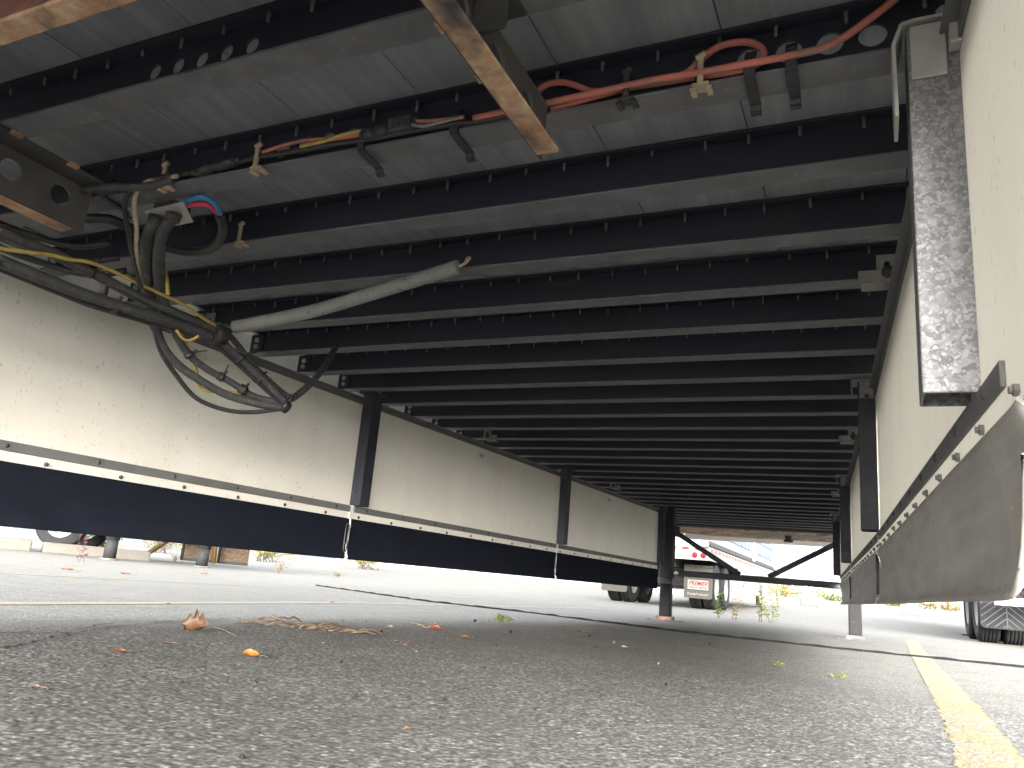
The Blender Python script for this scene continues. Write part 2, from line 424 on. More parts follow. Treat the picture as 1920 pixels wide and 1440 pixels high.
# ------------------------------------------------------------------ ground
def g(y):
    if y < -6: return .078
    if y < 12: return .04 - .0063 * y
    if y < 20: return -.0356
    if y < 48: return -.0356 + (y - 20) * .013
    return .3284
ys = [-300, -60, -20, -6, -3, 0, 3, 6, 9, 12, 16, 20, 24, 30, 38, 48, 70, 120, 400]
xs = [-400, -120, -50, -20, -8, -3, 0, 3, 8, 20, 50, 120, 400]
mb = MB(); mb.add([(x, y, g(y)) for y in ys for x in xs], [(j * len(xs) + i, j * len(xs) + i + 1, (j + 1) * len(xs) + i + 1, (j + 1) * len(xs) + i) for j in range(len(ys) - 1) for i in range(len(xs) - 1)])
tag(mb.build('ground', 'asphalt'), 'worn grey asphalt of the trailer yard', kind='structure')
# stone chippings standing proud of the binder close to the viewer
def chippings():
    x0, x1, y0, y1, c = -1.05, 1.72, -.75, 2.15, .0031
    nx, ny = int((x1 - x0) / c), int((y1 - y0) / c)
    X, Y = np.meshgrid(np.linspace(x0, x1, nx), np.linspace(y0, y1, ny))
    rg = np.random.default_rng(5)
    def layer(sp, big):
        gx, gy = int((x1 - x0) / sp) + 4, int((y1 - y0) / sp) + 4
        jx, jy, rv, hv = (rg.random((gy, gx)) for _ in range(4))
        ix = ((X - x0) / sp).astype(int) + 1; iy = ((Y - y0) / sp).astype(int) + 1
        best = np.full(X.shape, 9.0); val = np.zeros(X.shape); hh = np.zeros(X.shape)
        for dy in (-1, 0, 1):
            for dx in (-1, 0, 1):
                cx, cy = ix + dx, iy + dy
                d = np.hypot((X - x0) / sp - (cx - 1 + jx[cy, cx]), (Y - y0) / sp - (cy - 1 + jy[cy, cx]))
                m = d < best; best = np.where(m, d, best); val = np.where(m, rv[cy, cx], val); hh = np.where(m, hv[cy, cx], hh)
        r = .40 + .28 * hh
        return np.where(best < r, np.sqrt(np.clip(1 - (best / r) ** 2, 0, 1)) ** .6, 0) * (.35 + .65 * hh) * big, val
    h1, v1 = layer(.0068, .0021); h2, v2 = layer(.0046, .0014)
    H = np.maximum(h1, h2); V = np.where(h1 >= h2, v1, v2)
    fade = np.clip(np.minimum(X - x0, x1 - X) / .3, 0, 1) * np.clip((Y - y0) / .1, 0, 1) * np.clip((y1 - Y) / 1.1, 0, 1); fade = fade * fade * (3 - 2 * fade)
    wav = .0012 * np.sin(X * 9 + Y * 4) * np.sin(Y * 7 - X * 3)
    Z = .04 - .0063 * Y + .0006 + (H + .0010 + wav) * fade
    co = np.stack([X, Y, Z], -1).reshape(-1, 3).astype(np.float32)
    i = np.arange(nx * ny).reshape(ny, nx); q = np.stack([i[:-1, :-1], i[:-1, 1:], i[1:, 1:], i[1:, :-1]], -1).reshape(-1, 4)
    colr = np.stack([V, H / .0021, fade, np.ones_like(V)], -1).reshape(-1, 4).astype(np.float32)
    def mk(name, co, q, colr, mat):
        me = bpy.data.meshes.new(name); me.vertices.add(len(co)); me.vertices.foreach_set('co', co.ravel())
        me.loops.add(q.size); me.loops.foreach_set('vertex_index', q.ravel().astype(np.int32))
        me.polygons.add(len(q)); me.polygons.foreach_set('loop_start', np.arange(0, q.size, 4, dtype=np.int32)); me.polygons.foreach_set('use_smooth', np.ones(len(q), dtype=bool))
        me.update(calc_edges=True); me.validate()
        at = me.attributes.new('chip', 'FLOAT_COLOR', 'POINT'); at.data.foreach_set('color', colr.ravel())
        me.materials.append(MATS[mat]); o = bpy.data.objects.new(name, me); col.objects.link(o); return o
    o = mk('asphalt_chippings', co, q, colr, 'asphalt_chip'); o.parent = bpy.data.objects['ground']; o['kind'] = 'stuff'
    # the painted line lies on the same stones, its edges broken up by them
    xl = np.interp(Y, [-1.6, .5, 1.5, 5], [1.16, 1.285, 1.31, 1.36])
    wob_ = .0045 * np.sin(Y * 31) * np.sin(Y * 13 + 1) + .006 * (V - .5) + .006 * (H / .0021 - .4)
    inside = np.abs(X - xl) < .055 + wob_
    keep = inside[:-1, :-1] & inside[1:, 1:] & (Y[:-1, :-1] < 2.05)
    q2 = q[keep.ravel()]; used = np.unique(q2); lut = np.zeros(len(co), dtype=np.int64); lut[used] = np.arange(len(used))
    c2 = co[used].copy(); c2[:, 2] += .0007
    o = mk('parking_line', c2, lut[q2], colr[used], 'line_yellow'); tag(o, 'worn yellow paint of the parking line in the right foreground', kind='structure')
chippings()
rj = random.Random(11)
def strip(name, mat, path, wd, lift, label, edge=0):
    m = MB(); P = []
    for i in range(len(path) - 1):
        a, b = Vector(path[i]), Vector(path[i + 1]); k = max(1, int((b - a).length / (.06 if edge else .35)))
        P += [a + (b - a) * t / k for t in range(k)]
    P.append(Vector(path[-1]))
    v = []
    for i, p in enumerate(P):
        d = (P[min(i + 1, len(P) - 1)] - P[max(i - 1, 0)]).normalized(); nn = Vector((-d.y, d.x))
        wl = wd(i) if callable(wd) else wd
        for sgn in (-1, 1):
            q = p + nn * (wl * .5 + rj.uniform(-1, .5) * edge) * sgn; v.append((q.x, q.y, g(q.y) + lift))
    m.add(v, [(2 * i, 2 * i + 1, 2 * i + 3, 2 * i + 2) for i in range(len(P) - 1)])
    return tag(m.build(name, mat), label, kind='structure')
strip('parking_line', 'line_yellow', [(1.3178, 2.04), (1.36, 5), (1.44, 8.7)], .110, .002, 'worn yellow parking line running under the right skirt', .0035)
strip('parking_line', 'line_yellow', [(-1.35, -1.4), (-1.60, .58), (-2.05, 3.1), (-2.12, 6.2), (-2.2, 9)], .10, .002, 'yellow parking line beyond the left skirt', .003)
strip('parking_line', 'line_yellow', [(-3.9, -1), (-3.9, 2), (-3.75, 5), (-3.6, 9)], .09, .002, 'farther yellow parking line on the left', .003)
rr = random.Random(3)
def jag(path, amp, step):
    out = []
    for a, b in zip(path, path[1:]):
        a, b = Vector(a), Vector(b); k = max(1, int((b - a).length / step))
        for t in range(k):
            p = a + (b - a) * t / k; out.append((p.x + rr.uniform(-amp, amp), p.y + rr.uniform(-amp, amp)))
    return out + [path[-1]]
def wob(a, b): return lambda i: a * (1 + b * math.sin(i * 1.7) + b * math.sin(i * .63 + 1))
sp = jag([(-4.6, 6.1), (-4.0, 5.77), (-2.45, 4.9), (-1.4, 4.8), (-.075, 4.28), (.97, 4.33), (1.84, 4.5), (4, 4.9)], .010, .07)
mb = MB(); mb.tube([(x, y, g(y) + .002 + rr.uniform(-.002, .003)) for x, y in sp], lambda t: .011 * (1 + .3 * math.sin(t * 240) * math.sin(t * 71)), 8, 0, 2)
tag(mb.build('pavement_seam', 'tar'), 'raised black tar seam across the asphalt', kind='structure')
strip('pavement_seam', 'tar', jag([(-.49, -.11), (-.76, .29), (-1.0, .8), (-1.05, 1.2)], .012, .03), wob(.006, .4), .006, 'thin crack curving left of the oak leaf')
strip('pavement_seam', 'tar', jag([(-.75, .0), (-.71, .16), (-.95, .55), (-.9, 1.3), (-1.0, 2.0)], .014, .04), wob(.005, .5), .0065, 'fine crack behind the oak leaf')
strip('pavement_seam', 'tar', jag([(-.2, 2.4), (.1, 2.75), (.55, 2.9), (1.2, 3.3)], .02, .06), wob(.006, .5), .006, 'faint crack under the trailer')

# ------------------------------------------------------------------ the trailer we are under
T = empty('semi_trailer', (0, 3, 0), 'box trailer seen from underneath, black cross members above white side skirts', 'trailer')
ZB, ZF = 1.085, 1.187          # bottom of cross members, underside of floor
YR, YN = -4.2, 9.75
# floor boards (underside)
edges = [-1.262] + [.015 + .2955 * k for k in range(-4, 5)] + [1.262]
bxm = {}
for a, b in zip(edges, edges[1:]):
    m = MB(); m.box(a + .0012, b - .0012, YR, YN - .1, ZF + random.uniform(.0005, .0022), ZF + .035); m.build('floor_board', 'floor_coating', T)
    # shiplap shadow gap backing is the box load floor itself
m = MB(); m.box(-1.27, 1.27, YR, YN - .05, ZF + .037, ZF + .06); m.build('load_floor', 'wood_deck', T)
# walls and roof of the box
for sx in (-1, 1):
    m = MB(); m.box(min(sx * 1.275, sx * 1.30), max(sx * 1.275, sx * 1.30), YR, YN, 1.262, 4.0); m.build('side_wall', 'white_paint', T)
    # extruded aluminium bottom rail, z-shaped
    m = MB(); a, b = sorted((sx * 1.283, sx * 1.297)); m.box(a, b, YR, YN, .995, 1.26)
    a, b = sorted((sx * 1.235, sx * 1.282)); m.box(a, b, YR, YN, ZF - .012, ZF - .004)
    m.build('bottom_rail', 'aluminium', T)
m = MB(); m.box(-1.30, 1.30, YR, YN, 4.003, 4.04); m.build('roof', 'white_paint', T)
m = MB(); m.box(-1.272, 1.272, YN - .04, YN - .002, 1.0, 4.0); m.build('front_wall', 'white_paint', T)
# cross members: I section, origin at the far edge of the bottom flange
def ibeam_flanges(m):
    m.box(-1.262, 1.262, -.060, 0, 0, .0055); m.box(-1.262, 1.262, -.060, 0, .0965, .1015)
mI = MB(); ibeam_flanges(mI); mI.box(-1.262, 1.262, -.033, -.027, .0056, .0964)
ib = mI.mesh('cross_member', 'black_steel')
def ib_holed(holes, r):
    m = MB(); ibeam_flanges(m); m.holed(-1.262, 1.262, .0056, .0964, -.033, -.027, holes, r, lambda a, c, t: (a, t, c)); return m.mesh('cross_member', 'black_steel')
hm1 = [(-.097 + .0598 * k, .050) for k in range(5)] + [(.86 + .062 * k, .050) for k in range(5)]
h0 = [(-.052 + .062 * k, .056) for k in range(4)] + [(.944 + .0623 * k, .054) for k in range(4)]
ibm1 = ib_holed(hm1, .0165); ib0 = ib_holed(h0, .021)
sc = MB(); sc.cyl((0, 0, 0), (0, 0, -.020), .0042, .0030, 6); screw = sc.mesh('floor_screw', 'flange_dust_lit')
pl = MB(); pl.box(-.004, .062, -.006, 0, 0, .078); endp = pl.mesh('end_plate', 'black_steel')
bo = MB(); bo.cyl((0, 0, 0), (0, -.006, 0), .011, .011, 6, False); bo.cyl((0, -.006, 0), (0, -.012, 0), .0065, .005, 8); bolt = bo.mesh('bolt', 'zinc')
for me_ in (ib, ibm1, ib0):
    me_.materials.append(MATS['flange_dust_lit'])
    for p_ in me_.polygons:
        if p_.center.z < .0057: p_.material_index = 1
beams = {}
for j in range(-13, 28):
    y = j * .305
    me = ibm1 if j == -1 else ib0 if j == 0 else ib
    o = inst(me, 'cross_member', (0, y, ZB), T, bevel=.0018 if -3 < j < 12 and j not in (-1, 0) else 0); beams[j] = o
    if -2 < j < 6:
        x = -1.2 + random.uniform(0, .05)
        while x < 1.22:
            # screw tips poke down through the near half of the top flange
            inst(screw, 'floor_screw', (x + random.uniform(-.008, .008), y - .046, ZB + .0964), o, scale=(1, 1, random.uniform(.7, 1.3)))
            x += .1 if x > -.3 else .098
    if 0 <= j < 13:
        for sx in (-1, 1):
            if sx > 0 and j > 4: continue
            x = -1.258 if sx < 0 else 1.198
            e = inst(endp, 'end_plate', (x, y - .0335, ZB + .0085), o)
            for zz in (.052, .024): inst(bolt, 'bolt', (x + .03, y - .0397, ZB + .01 + zz), o)
# front coupler plate, kingpin and the cross channel before it
m = MB(); m.box(-1.25, 1.25, 8.42, 8.52, 1.066, 1.16); m.build('coupler_channel', 'black_steel', T, .003)
m = MB(); m.prism([(-1.24, 8.525), (1.24, 8.525), (1.24, 9.45), (.9, 9.70), (-.9, 9.70), (-1.24, 9.45)], 1.058, 1.068, 'z'); m.build('coupler_plate', 'rust_tan', T)
m = MB(); m.prism([(.12 + .55 * math.cos(t * .3142), 9.0 + .30 * math.sin(t * .3142)) for t in range(20)], 1.0545, 1.0575, 'z'); o = m.build('grease_patch', 'print_cream', T); o['label'] = 'pale worn patch around the kingpin'
m = MB(); m.lathe([(1.06, 0.001), (1.06, .05), (1.045, .045), (1.045, .037), (1.01, .037), (1.005, .056), (.985, .056), (.98, .035), (.98, .001)], (.15, 8.98, 0), 'z', 20); m.build('kingpin', 'black_steel', T)

# ---- side skirts
SK = [(-.60, 1.262), (-.45, 1.255), (-.08, 1.24), (1.85, 1.13), (4.15, .98), (6.45, .83), (6.62, .82)]
def skx(y):
    for (a, b), (c, d) in zip(SK, SK[1:]):
        if y <= c: return b + (d - b) * (y - a) / (c - a)
    return SK[-1][1]
riv = MB(); riv.lathe([(0, .0075), (.003, .007), (.0055, .004), (.0062, .0005)], (0, 0, 0), 'x', 10); rivet = riv.mesh('rivet', 'dusty_steel')
nutm = MB(); nutm.cyl((0, 0, 0), (.005, 0, 0), .0072, .0072, 6, False); nutm.cyl((.005, 0, 0), (.009, 0, 0), .0042, .004, 8); nut = nutm.mesh('rivet', 'bolt_grey')
def skirt(sx, y0, y1, flapmat, ra, rb, idx, f0=0.0, t0=0.0):
    p0 = Vector((sx * skx(y0), y0)); p1 = Vector((sx * skx(y1), y1))
    L = (p1 - p0).length; d = (p1 - p0) / L
    nin = Vector((-d.y, d.x)) if sx > 0 else Vector((d.y, -d.x))    # towards the trailer centre line
    def W(s_, off, z): q = p0 + d * s_ + nin * off; return (q.x, q.y, z)
    def ob(m, s0, s1, o0, o1, z0, z1):
        r = [(s0, o0), (s1, o0), (s1, o1), (s0, o1)]
        if sx > 0: r = r[::-1]
        m.hexa([W(a, b, z0) for a, b in r] + [W(a, b, z1) for a, b in r])
    gap = .006
    m = MB(); ob(m, gap, L - gap, -.010, 0, .470, 1.05)
    P = m.build('skirt_panel', 'skirt_white', T, .0015)
    m = MB(); ob(m, gap + .004 + t0, L - gap - .004, .0005, .0065, .5065, .5360)
    m.build('bottom_trim', 'trim_grey', P, .0015)
    m = MB(); ob(m, gap + .012, L - gap - .012, .0006, .005, 1.022, 1.052); ob(m, gap + .012, L - gap - .012, .0051, .024, 1.048, 1.052); ob(m, gap + .012, L - gap - .012, -.0115, .0004, 1.0505, 1.0535)
    m.build('top_trim', 'trim_grey', P, .001)
    # flexible flap
    prof = [(.006, .476), (.014, .468), (.017, .460), (.010, .452), (.004, .440), (-.002, .41), (-.006, .37), (-.005, .335), (.001, .31), (.010, .296), (.018, .289)]
    if sx < 0: prof = [(.002, .476), (.004, .46), (.003, .43), (.001, .39), (0, .35), (.001, .32), (.003, .30), (.006, .289)]
    else: prof = [(.006, .476), (.011, .468), (.012, .460), (.008, .450), (.004, .438), (-.001, .41), (-.004, .37), (-.003, .335), (.001, .31), (.007, .297), (.014, .289)]
    m = MB(); n = 44; v = []; fs = []
    ztop = .476; zb = .289; mp = len(prof)
    svals = []
    for i in range(n + 1):
        t = i / n; svals.append(.002 + f0 + (L - .004 - f0) * (3 * t * t - 2 * t ** 3))
    for face in (0, 1):
        for s_ in svals:
            ss = s_ - .002 - f0; se = L - .002 - s_
            zz = zb
            if ss < ra: zz = max(zz, zb + ra - math.sqrt(max(0, ra * ra - (ra - ss) ** 2)))
            if se < rb: zz = max(zz, zb + rb - math.sqrt(max(0, rb * rb - (rb - se) ** 2)))
            k = (ztop - zz) / (ztop - zb)
            wv = .004 * math.sin(s_ * 5.3 + idx) 
            for (off, z) in prof:
                low = (ztop - z) / (ztop - zb)
                v.append(W(s_, off + wv * low - (.006 if face else 0), ztop - (ztop - z) * k))
    NV = (n + 1) * mp
    for i in range(n):
        for q in range(mp - 1):
            a = i * mp + q
            f1 = (a, a + 1, a + mp + 1, a + mp); fs.append(f1); fs.append(tuple(x + NV for x in f1[::-1]))
        a = i * mp + mp - 1; fs.append((a, a + mp, a + mp + NV, a + NV)[::-1])
        a = i * mp; fs.append((a, a + mp, a + mp + NV, a + NV))
    m.add(v, fs, True)
    for i in (0, n):
        for q in range(mp - 1):
            a = i * mp + q; f1 = [v[a], v[a + 1], v[a + 1 + NV], v[a + NV]]; m.add(f1 if i else f1[::-1], [(0, 1, 2, 3)], False)
    m.build('rubber_flap', flapmat, P)
    # fixings: one row on the dark trim, one on the white strip
    step = .26 if sx < 0 else .19
    rot = (0, 0, math.atan2(nin.y, nin.x))
    k = .10 + t0
    while k < L - .05:
        inst(rivet, 'rivet', W(k, .0045, .5215), P, rot); k += step * 1.15
    k = .05
    while k < L - .03:
        inst(nut if sx > 0 else rivet, 'rivet', W(k, .0005, .488 + random.uniform(-.003, .003)), P, rot); k += step
    # black spring clip and pale end joiner on the flap's far end
    if y1 < 6:
        m = MB(); q = [W(L - .03, .012, .44), W(L - .022, .014, .452), W(L - .012, .014, .44), W(L - .012, .012, .38), W(L - .012, .014, .335), W(L - .022, .014, .322), W(L - .030, .012, .335), W(L - .030, .012, .38), W(L - .03, .012, .44)]
        m.tube(q, .0038, 6, 0, 3); m.build('flap_clip', 'black_plastic', P)
        m = MB(); m.tube([W(L - .002, .012, .312), W(L - .002, .02, .298), W(L - .012, .022, .290)], .0022, 6, 0, 3); m.build('flap_joiner', 'zinc', P)
        m = MB(); ob(m, L - .012, L + .012, .0006, .006, .474, .534); m.build('joint_strap', 'skirt_white', P)
    return W
left_seg = [(-.45, 1.85), (1.862, 4.15), (4.162, 6.50)]
for i, (a, b) in enumerate(left_seg): skirt(-1, a, b, 'rubber_dark', .008, .05 if i == 2 else .008, i)
right_seg = [(-.55, 1.85), (1.862, 4.15), (4.162, 6.50)]
for i, (a, b) in enumerate(right_seg): skirt(1, a, b, 'rubber_dusty_lit', .13 if i == 0 else .008, .008, i + 3, .20 if i == 0 else 0, .28 if i == 0 else 0)

# ---- skirt support posts (hollow channels) with brackets
def post(sx, y, mat, ztop, zbot=.537, w_=.078, d_=.058, nm='skirt_post'):
    x = sx * skx(y + w_ / 2) - sx * .0015
    ang = math.atan2(skx(y + w_) - skx(y), w_) * -sx
    m = MB(); t = .0045
    def ring(a, b, c, e): return [(a, c), (b, c), (b, e), (a, e)]
    xa, xb = sorted((x, x - sx * d_))
    outer = ring(xa, xb, y, y + w_); inner = ring(xa + t, xb - t, y + t, y + w_ - t)
    V = [(p[0], p[1], z) for z in (zbot, ztop) for p in outer] + [(p[0], p[1], z) for z in (zbot, ztop) for p in inner]
    f = []
    for i in range(4):
        j = (i + 1) % 4
        f += [(i, j, 4 + j, 4 + i), (8 + j, 8 + i, 12 + i, 12 + j), (j, i, 8 + i, 8 + j), (4 + i, 4 + j, 12 + j, 12 + i)]
    m.add(V, f)
    o = m.build(nm, mat, T, .0025)
    return o, xa, xb
bolt2m = MB(); bolt2m.cyl((0, 0, 0), (0, -.006, 0), .0095, .0095, 6, False); bolt2m.cyl((0, -.006, 0), (0, -.010, 0), .006, .005, 8); bolt2 = bolt2m.mesh('post_bolt', 'dusty_steel')
for y in (1.83, 4.13, 6.45):
    for sx in (-1, 1):
        o, xa, xb = post(sx, y, 'black_steel', 1.074)
        for z in (.60, .70, .83, 1.02): inst(bolt2, 'post_bolt', ((xa + xb) / 2 + random.uniform(-.01, .01), y - .0005, z), o)
        # top bracket clamped to the flange above, with a turned-down lip
        m = MB(); m.box(xa - .022, xb + .022, y - .018, y + .085, 1.0765, 1.0815)
        lip = xa - .0215 if sx > 0 else xb + .0165
        m.box(lip, lip + .005, y - .018, y + .03, 1.03, 1.0762)
        m.box(xa + .006, xb - .004, y - .0065, y - .001, 1.012, 1.0762)
        m.build('post_bracket', 'bracket' if sx > 0 else 'dusty_steel', o, .0015)
og, xa, xb = post(1, -.12, 'galvanised', 1.072, .537, .078, .066)
og['label'] = 'galvanised steel skirt post nearest the viewer'
m = MB(); m.box(xa + .004, xb - .018, -.1262, -.1215, .985, 1.070); m.build('clamp_plate', 'zinc', og, .001)
pts = [(xa - .016, -.10, .93), (xa - .017, -.10, 1.045), (xa - .006, -.10, 1.076), (xa + .01, -.10, 1.0785), (xb - .002, -.10, 1.0785)]
m = MB()
for a, b in zip(pts, pts[1:]):
    a = Vector(a); b = Vector(b); dd = (b - a).normalized(); nn = Vector((-dd.z, 0, dd.x)) * .0025
    m.hexa([tuple(a - nn + Vector((0, -.028, 0))), tuple(b - nn + Vector((0, -.028, 0))), tuple(b - nn + Vector((0, .04, 0))), tuple(a - nn + Vector((0, .04, 0))),
            tuple(a + nn + Vector((0, -.028, 0))), tuple(b + nn + Vector((0, -.028, 0))), tuple(b + nn + Vector((0, .04, 0))), tuple(a + nn + Vector((0, .04, 0)))])
m.build('hook_strap', 'zinc', og)
m = MB(); m.box(xb - .0155, xb - .0005, -.147, -.1225, 1.018, 1.15); m.build('clamp_bolt', 'zinc', og, .002)
# slotted angle brackets between posts
for j in (3, 10, 17):
    y = j * .305 - .062
    for sx in (-1, 1):
        x = sx * (skx(y) - .028)
        a, b = sorted((x - sx * .055, x))
        m = MB(); m.holed(x - .024, x + .024, ZB - .008, ZB + .062, y - .004, y - .0002, [(x, ZB + .036)], .0075, lambda p, q, t: (p, t, q), 16)
        m.box(a - .012, b + .012, y - .009, y - .0045, ZB - .010, ZB + .020); m.box(a - .006, b + .004, y - .009, y + .05, ZB - .0145, ZB - .0105)
        o = m.build('skirt_bracket', 'bracket', T)
        m = MB(); m.lathe([(-.020, .001), (-.020, .008), (-.014, .009), (-.014, .0155), (-.0095, .0165), (-.0095, .001)], (x + .003, y, ZB + .012), 'y', 14); m.build('bracket_bolt', 'dusty_steel', o)
        if sx < 0:
            m = MB(); q = Vector((sx * skx(y), y)); m.box(q.x + .0008, q.x + .0022, y - .03, y + .03, .965, .99); m.build('maker_plate', 'zinc', o)
# ---- landing gear
for sx, lx in ((-1, -.765), (1, .935)):
    m = MB(); m.box(lx - .064, lx + .064, 6.56, 6.69, .40, 1.083); o = m.build('landing_leg', 'frame_grey', T, .012)
    m = MB(); m.box(lx - .071, lx + .071, 6.553, 6.697, .345, .40); m.build('leg_collar', 'dusty_steel', o, .006)
    m = MB(); m.box(lx - .054, lx + .054, 6.572, 6.678, .035, .345); m.build('inner_leg', 'leg_dark', o, .012)
    gz = g(6.62); m = MB(); m.prism([(lx - .075, 6.55), (lx + .075, 6.55), (lx + .075, 6.70), (lx - .075, 6.70)], gz + .009, gz + .04, 'z'); m.box(lx - .15, lx + .15, 6.50, 6.75, gz + .001, gz + .0085); m.build('foot_plate', 'rust_edge', o, .004)
m = MB(); m.box(-.70, .87, 6.60, 6.606, .425, .482); m.box(-.70, .87, 6.54, 6.5995, .476, .482); m.box(-.70, .87, 6.54, 6.5995, .425, .431); m.build('landing_crossbar', 'black_steel', T, .002)
for x0, x1, z0 in ((-.695, -.06, .855), (.86, .20, .865)):
    a = Vector((x0, 6.60, z0)); b = Vector((x1, 6.60, .484)); dd = (b - a).normalized(); up = Vector((-dd.z, 0, dd.x)) * .024
    m = MB()
    fw = Vector((0, .02, 0)); m.hexa([a - up, b - up, b - up + fw, a - up + fw, a + up, b + up, b + up + fw, a + up + fw])
    m.build('landing_brace', 'black_steel', T, .002)
    sxx = 1 if x0 > 0 else -1
    m = MB(); m.box(x0 - .05, x0 + .05, 6.607, 6.613, z0 - .05, z0 + .05); m.build('gusset', 'dusty_steel', T)
for xx in (-.665, .845): inst(bolt, 'bolt', (xx, 6.598, .452), T, None, 0, (2.2, 1.5, 2.2))
# ---- tandem slide rails (Z section, holed web), rusty bottom flanges
def rail(x, inward, zb, ye, name):
    m = MB(); ztop = ZB - .001
    hs = [(-.166 - .118 * k, ztop - .05) for k in range(0, 14)]
    m.holed(-3.6, ye - .02, zb + .0065, ztop, x - .003, x + .003, sorted(hs), .0245, lambda a, c, t: (t, a, c))
    o = m.build(name, 'rail_web', T)
    a, b = sorted((x + inward * .0032, x + inward * .075)); m = MB(); m.box(a, b, -3.6, ye, ztop - .006, ztop - .0005); m.build('top_flange', 'dusty_steel', o, .002)
    a, b = sorted((x - inward * .003, x - inward * .043)); m = MB(); m.box(a, b, -3.6, ye - .045, zb, zb + .0062); m.build('bottom_flange', 'rust_tan', o, .0015)
    for yw in (-.33, -.20): 
        m = MB(); m.box(x + inward * .0765 - .006, x + inward * .0765 + .006, yw - .012, yw + .012, ztop - .008, ztop - .0005); m.build('weld_tab', 'rust_tan', o)
    return o
rR = rail(.605, -1, .968, -.07, 'slide_rail')
rL = rail(-.572, 1, .968, -.075, 'slide_rail')
m = MB(); m.box(.609, .664, -.374, -.368, 1.012, ZB - .0005); m.box(.609, .664, -.3675, -.31, ZB - .006, ZB - .0005); m.build('rail_gusset', 'dusty_steel', T, .001)
# rusty slider cross bar right above the viewer
m = MB(); m.box(-.56, .59, -.640, -.633, 1.0005, 1.07); o = m.build('slider_bar', 'rust_red', T, .002); o['label'] = 'rusty slider cross bar'
m = MB(); m.box(-.56, .59, -.640, -.602, .992, 1.0); m.build('bar_flange', 'rust_tan', o, .002)

# ---- junction plate with two hose fittings
pc = [(-.485, -.012), (-.342, -.021), (-.405, .068), (-.548, .078)]
m = MB(); m.prism(pc[::-1], 1.0575, 1.0605, 'z'); jp = m.build('junction_plate', 'zinc', T)
jp['label'] = 'bright metal plate holding the hose fittings'
for x, y in ((-.474, .017), (-.415, .017)):
    m = MB(); m.cyl((x, y, 1.0572), (x - .003, y + .002, 1.038), .019, .017, 16); m.build('hose_fitting', 'dusty_steel', jp)
m = MB(); m.box(-.47, -.40, .0, .05, 1.061, ZB - .0005); m.build('plate_hanger', 'dusty_steel', jp)

# ---- cable clips on the cross members
def strap_clip(x, y, L_, mat):
    prof = [(-.050, .052), (-.064, .034), (-.068, .014), (-.064, -.005), (-.03, -.009), (L_, -.010), (L_ + .003, -.020), (L_ + .012, -.022)]
    m = MB(); wd = .009
    for a, b in zip(prof, prof[1:]):
        dy, dz = b[0] - a[0], b[1] - a[1]; l = math.hypot(dy, dz); ny, nz = -dz / l * .002, dy / l * .002
        m.hexa([(x + sx_, y + q[0] + s_ * ny, ZB + q[1] + s_ * nz) for s_ in (-1, 1) for (q, sx_) in ((a, -wd), (a, wd), (b, wd), (b, -wd))])
    return m.build('cable_clip', mat, beams[round(y / .305)], .0008)
for x in (.19, .405): strap_clip(x, 0, .004, 'black_plastic')
for x in (.950, 1.013): strap_clip(x, 0, .006, 'black_plastic')
strap_clip(-.57, 0, .004, 'black_plastic')
def block_clip(x, y, mat):
    m = MB(); m.box(x - .014, x + .014, y - .072, y - .048, ZB - .006, ZB - .0005); m.box(x - .018, x - .008, y - .068, y - .046, ZB - .012, ZB - .0062); m.box(x + .008, x + .018, y - .068, y - .046, ZB - .012, ZB - .0062)
    m.box(x - .005, x + .005, y - .074, y - .068, ZB - .002, ZB + .045); m.cyl((x - .008, y - .071, ZB + .045), (x + .008, y - .071, ZB + .052), .006, .006, 8)
    return m.build('cable_clip', mat, beams[round(y / .305)], .001)
for x in (-.365, -.083): block_clip(x, 0, 'tan_clip')
block_clip(-.42, .305, 'tan_clip'); block_clip(.745, 0, 'dusty_steel'); block_clip(.872, 0, 'tan_clip')

# ------------------------------------------------------------------ cables and hoses
def cable(name, pts, r, mat, label, ridges=0, n=10, sub=6, cat='cable', group=None):
    base = Vector(pts[0]); e = None
    m = MB(); m.tube(pts, r, n, ridges, sub)
    o = m.build(name, mat); tag(o, label, cat, group); return o
hoseA = [(-0.62, -0.9, .93), (-0.62, -0.312, 0.904), (-0.62, -0.244, 0.909), (-0.62, -0.171, 0.912), (-0.62, -0.119, 0.914), (-0.62, -0.034, 0.91), (-0.62, 0.109, 0.899), (-0.62, 0.25, 0.896), (-0.62, 0.397, 0.898)]
hoseB = [(-0.62, -.9, .88), (-0.62, -0.297, 0.846), (-0.62, -0.229, 0.848), (-0.62, -0.129, 0.848), (-0.62, -0.019, 0.849), (-0.62, 0.119, 0.858), (-0.62, 0.256, 0.868), (-0.62, 0.403, 0.872)]
hoseC = [(-0.64, -.9, .87), (-0.64, -0.284, 0.841), (-0.64, -0.214, 0.838), (-0.64, -0.086, 0.836), (-0.64, 0.028, 0.836), (-0.64, 0.187, 0.850), (-0.64, 0.351, 0.866), (-0.64, 0.43, 0.862)]
hoseD = [(-0.62, 0.399, 0.888), (-0.62, 0.46, 0.857), (-0.61, 0.547, 0.824), (-0.601, 0.629, 0.786), (-0.59, 0.708, 0.748)]
hoseD2 = [(-0.62, 0.408, 0.912), (-0.623, 0.478, 0.888), (-0.632, 0.591, 0.837), (-0.628, 0.694, 0.798), (-0.62, 0.757, 0.778)]
hoseE = [(-0.64, 0.382, 0.872), (-0.628, 0.473, 0.837), (-0.616, 0.558, 0.802), (-0.601, 0.647, 0.761), (-0.59, 0.706, 0.733)]
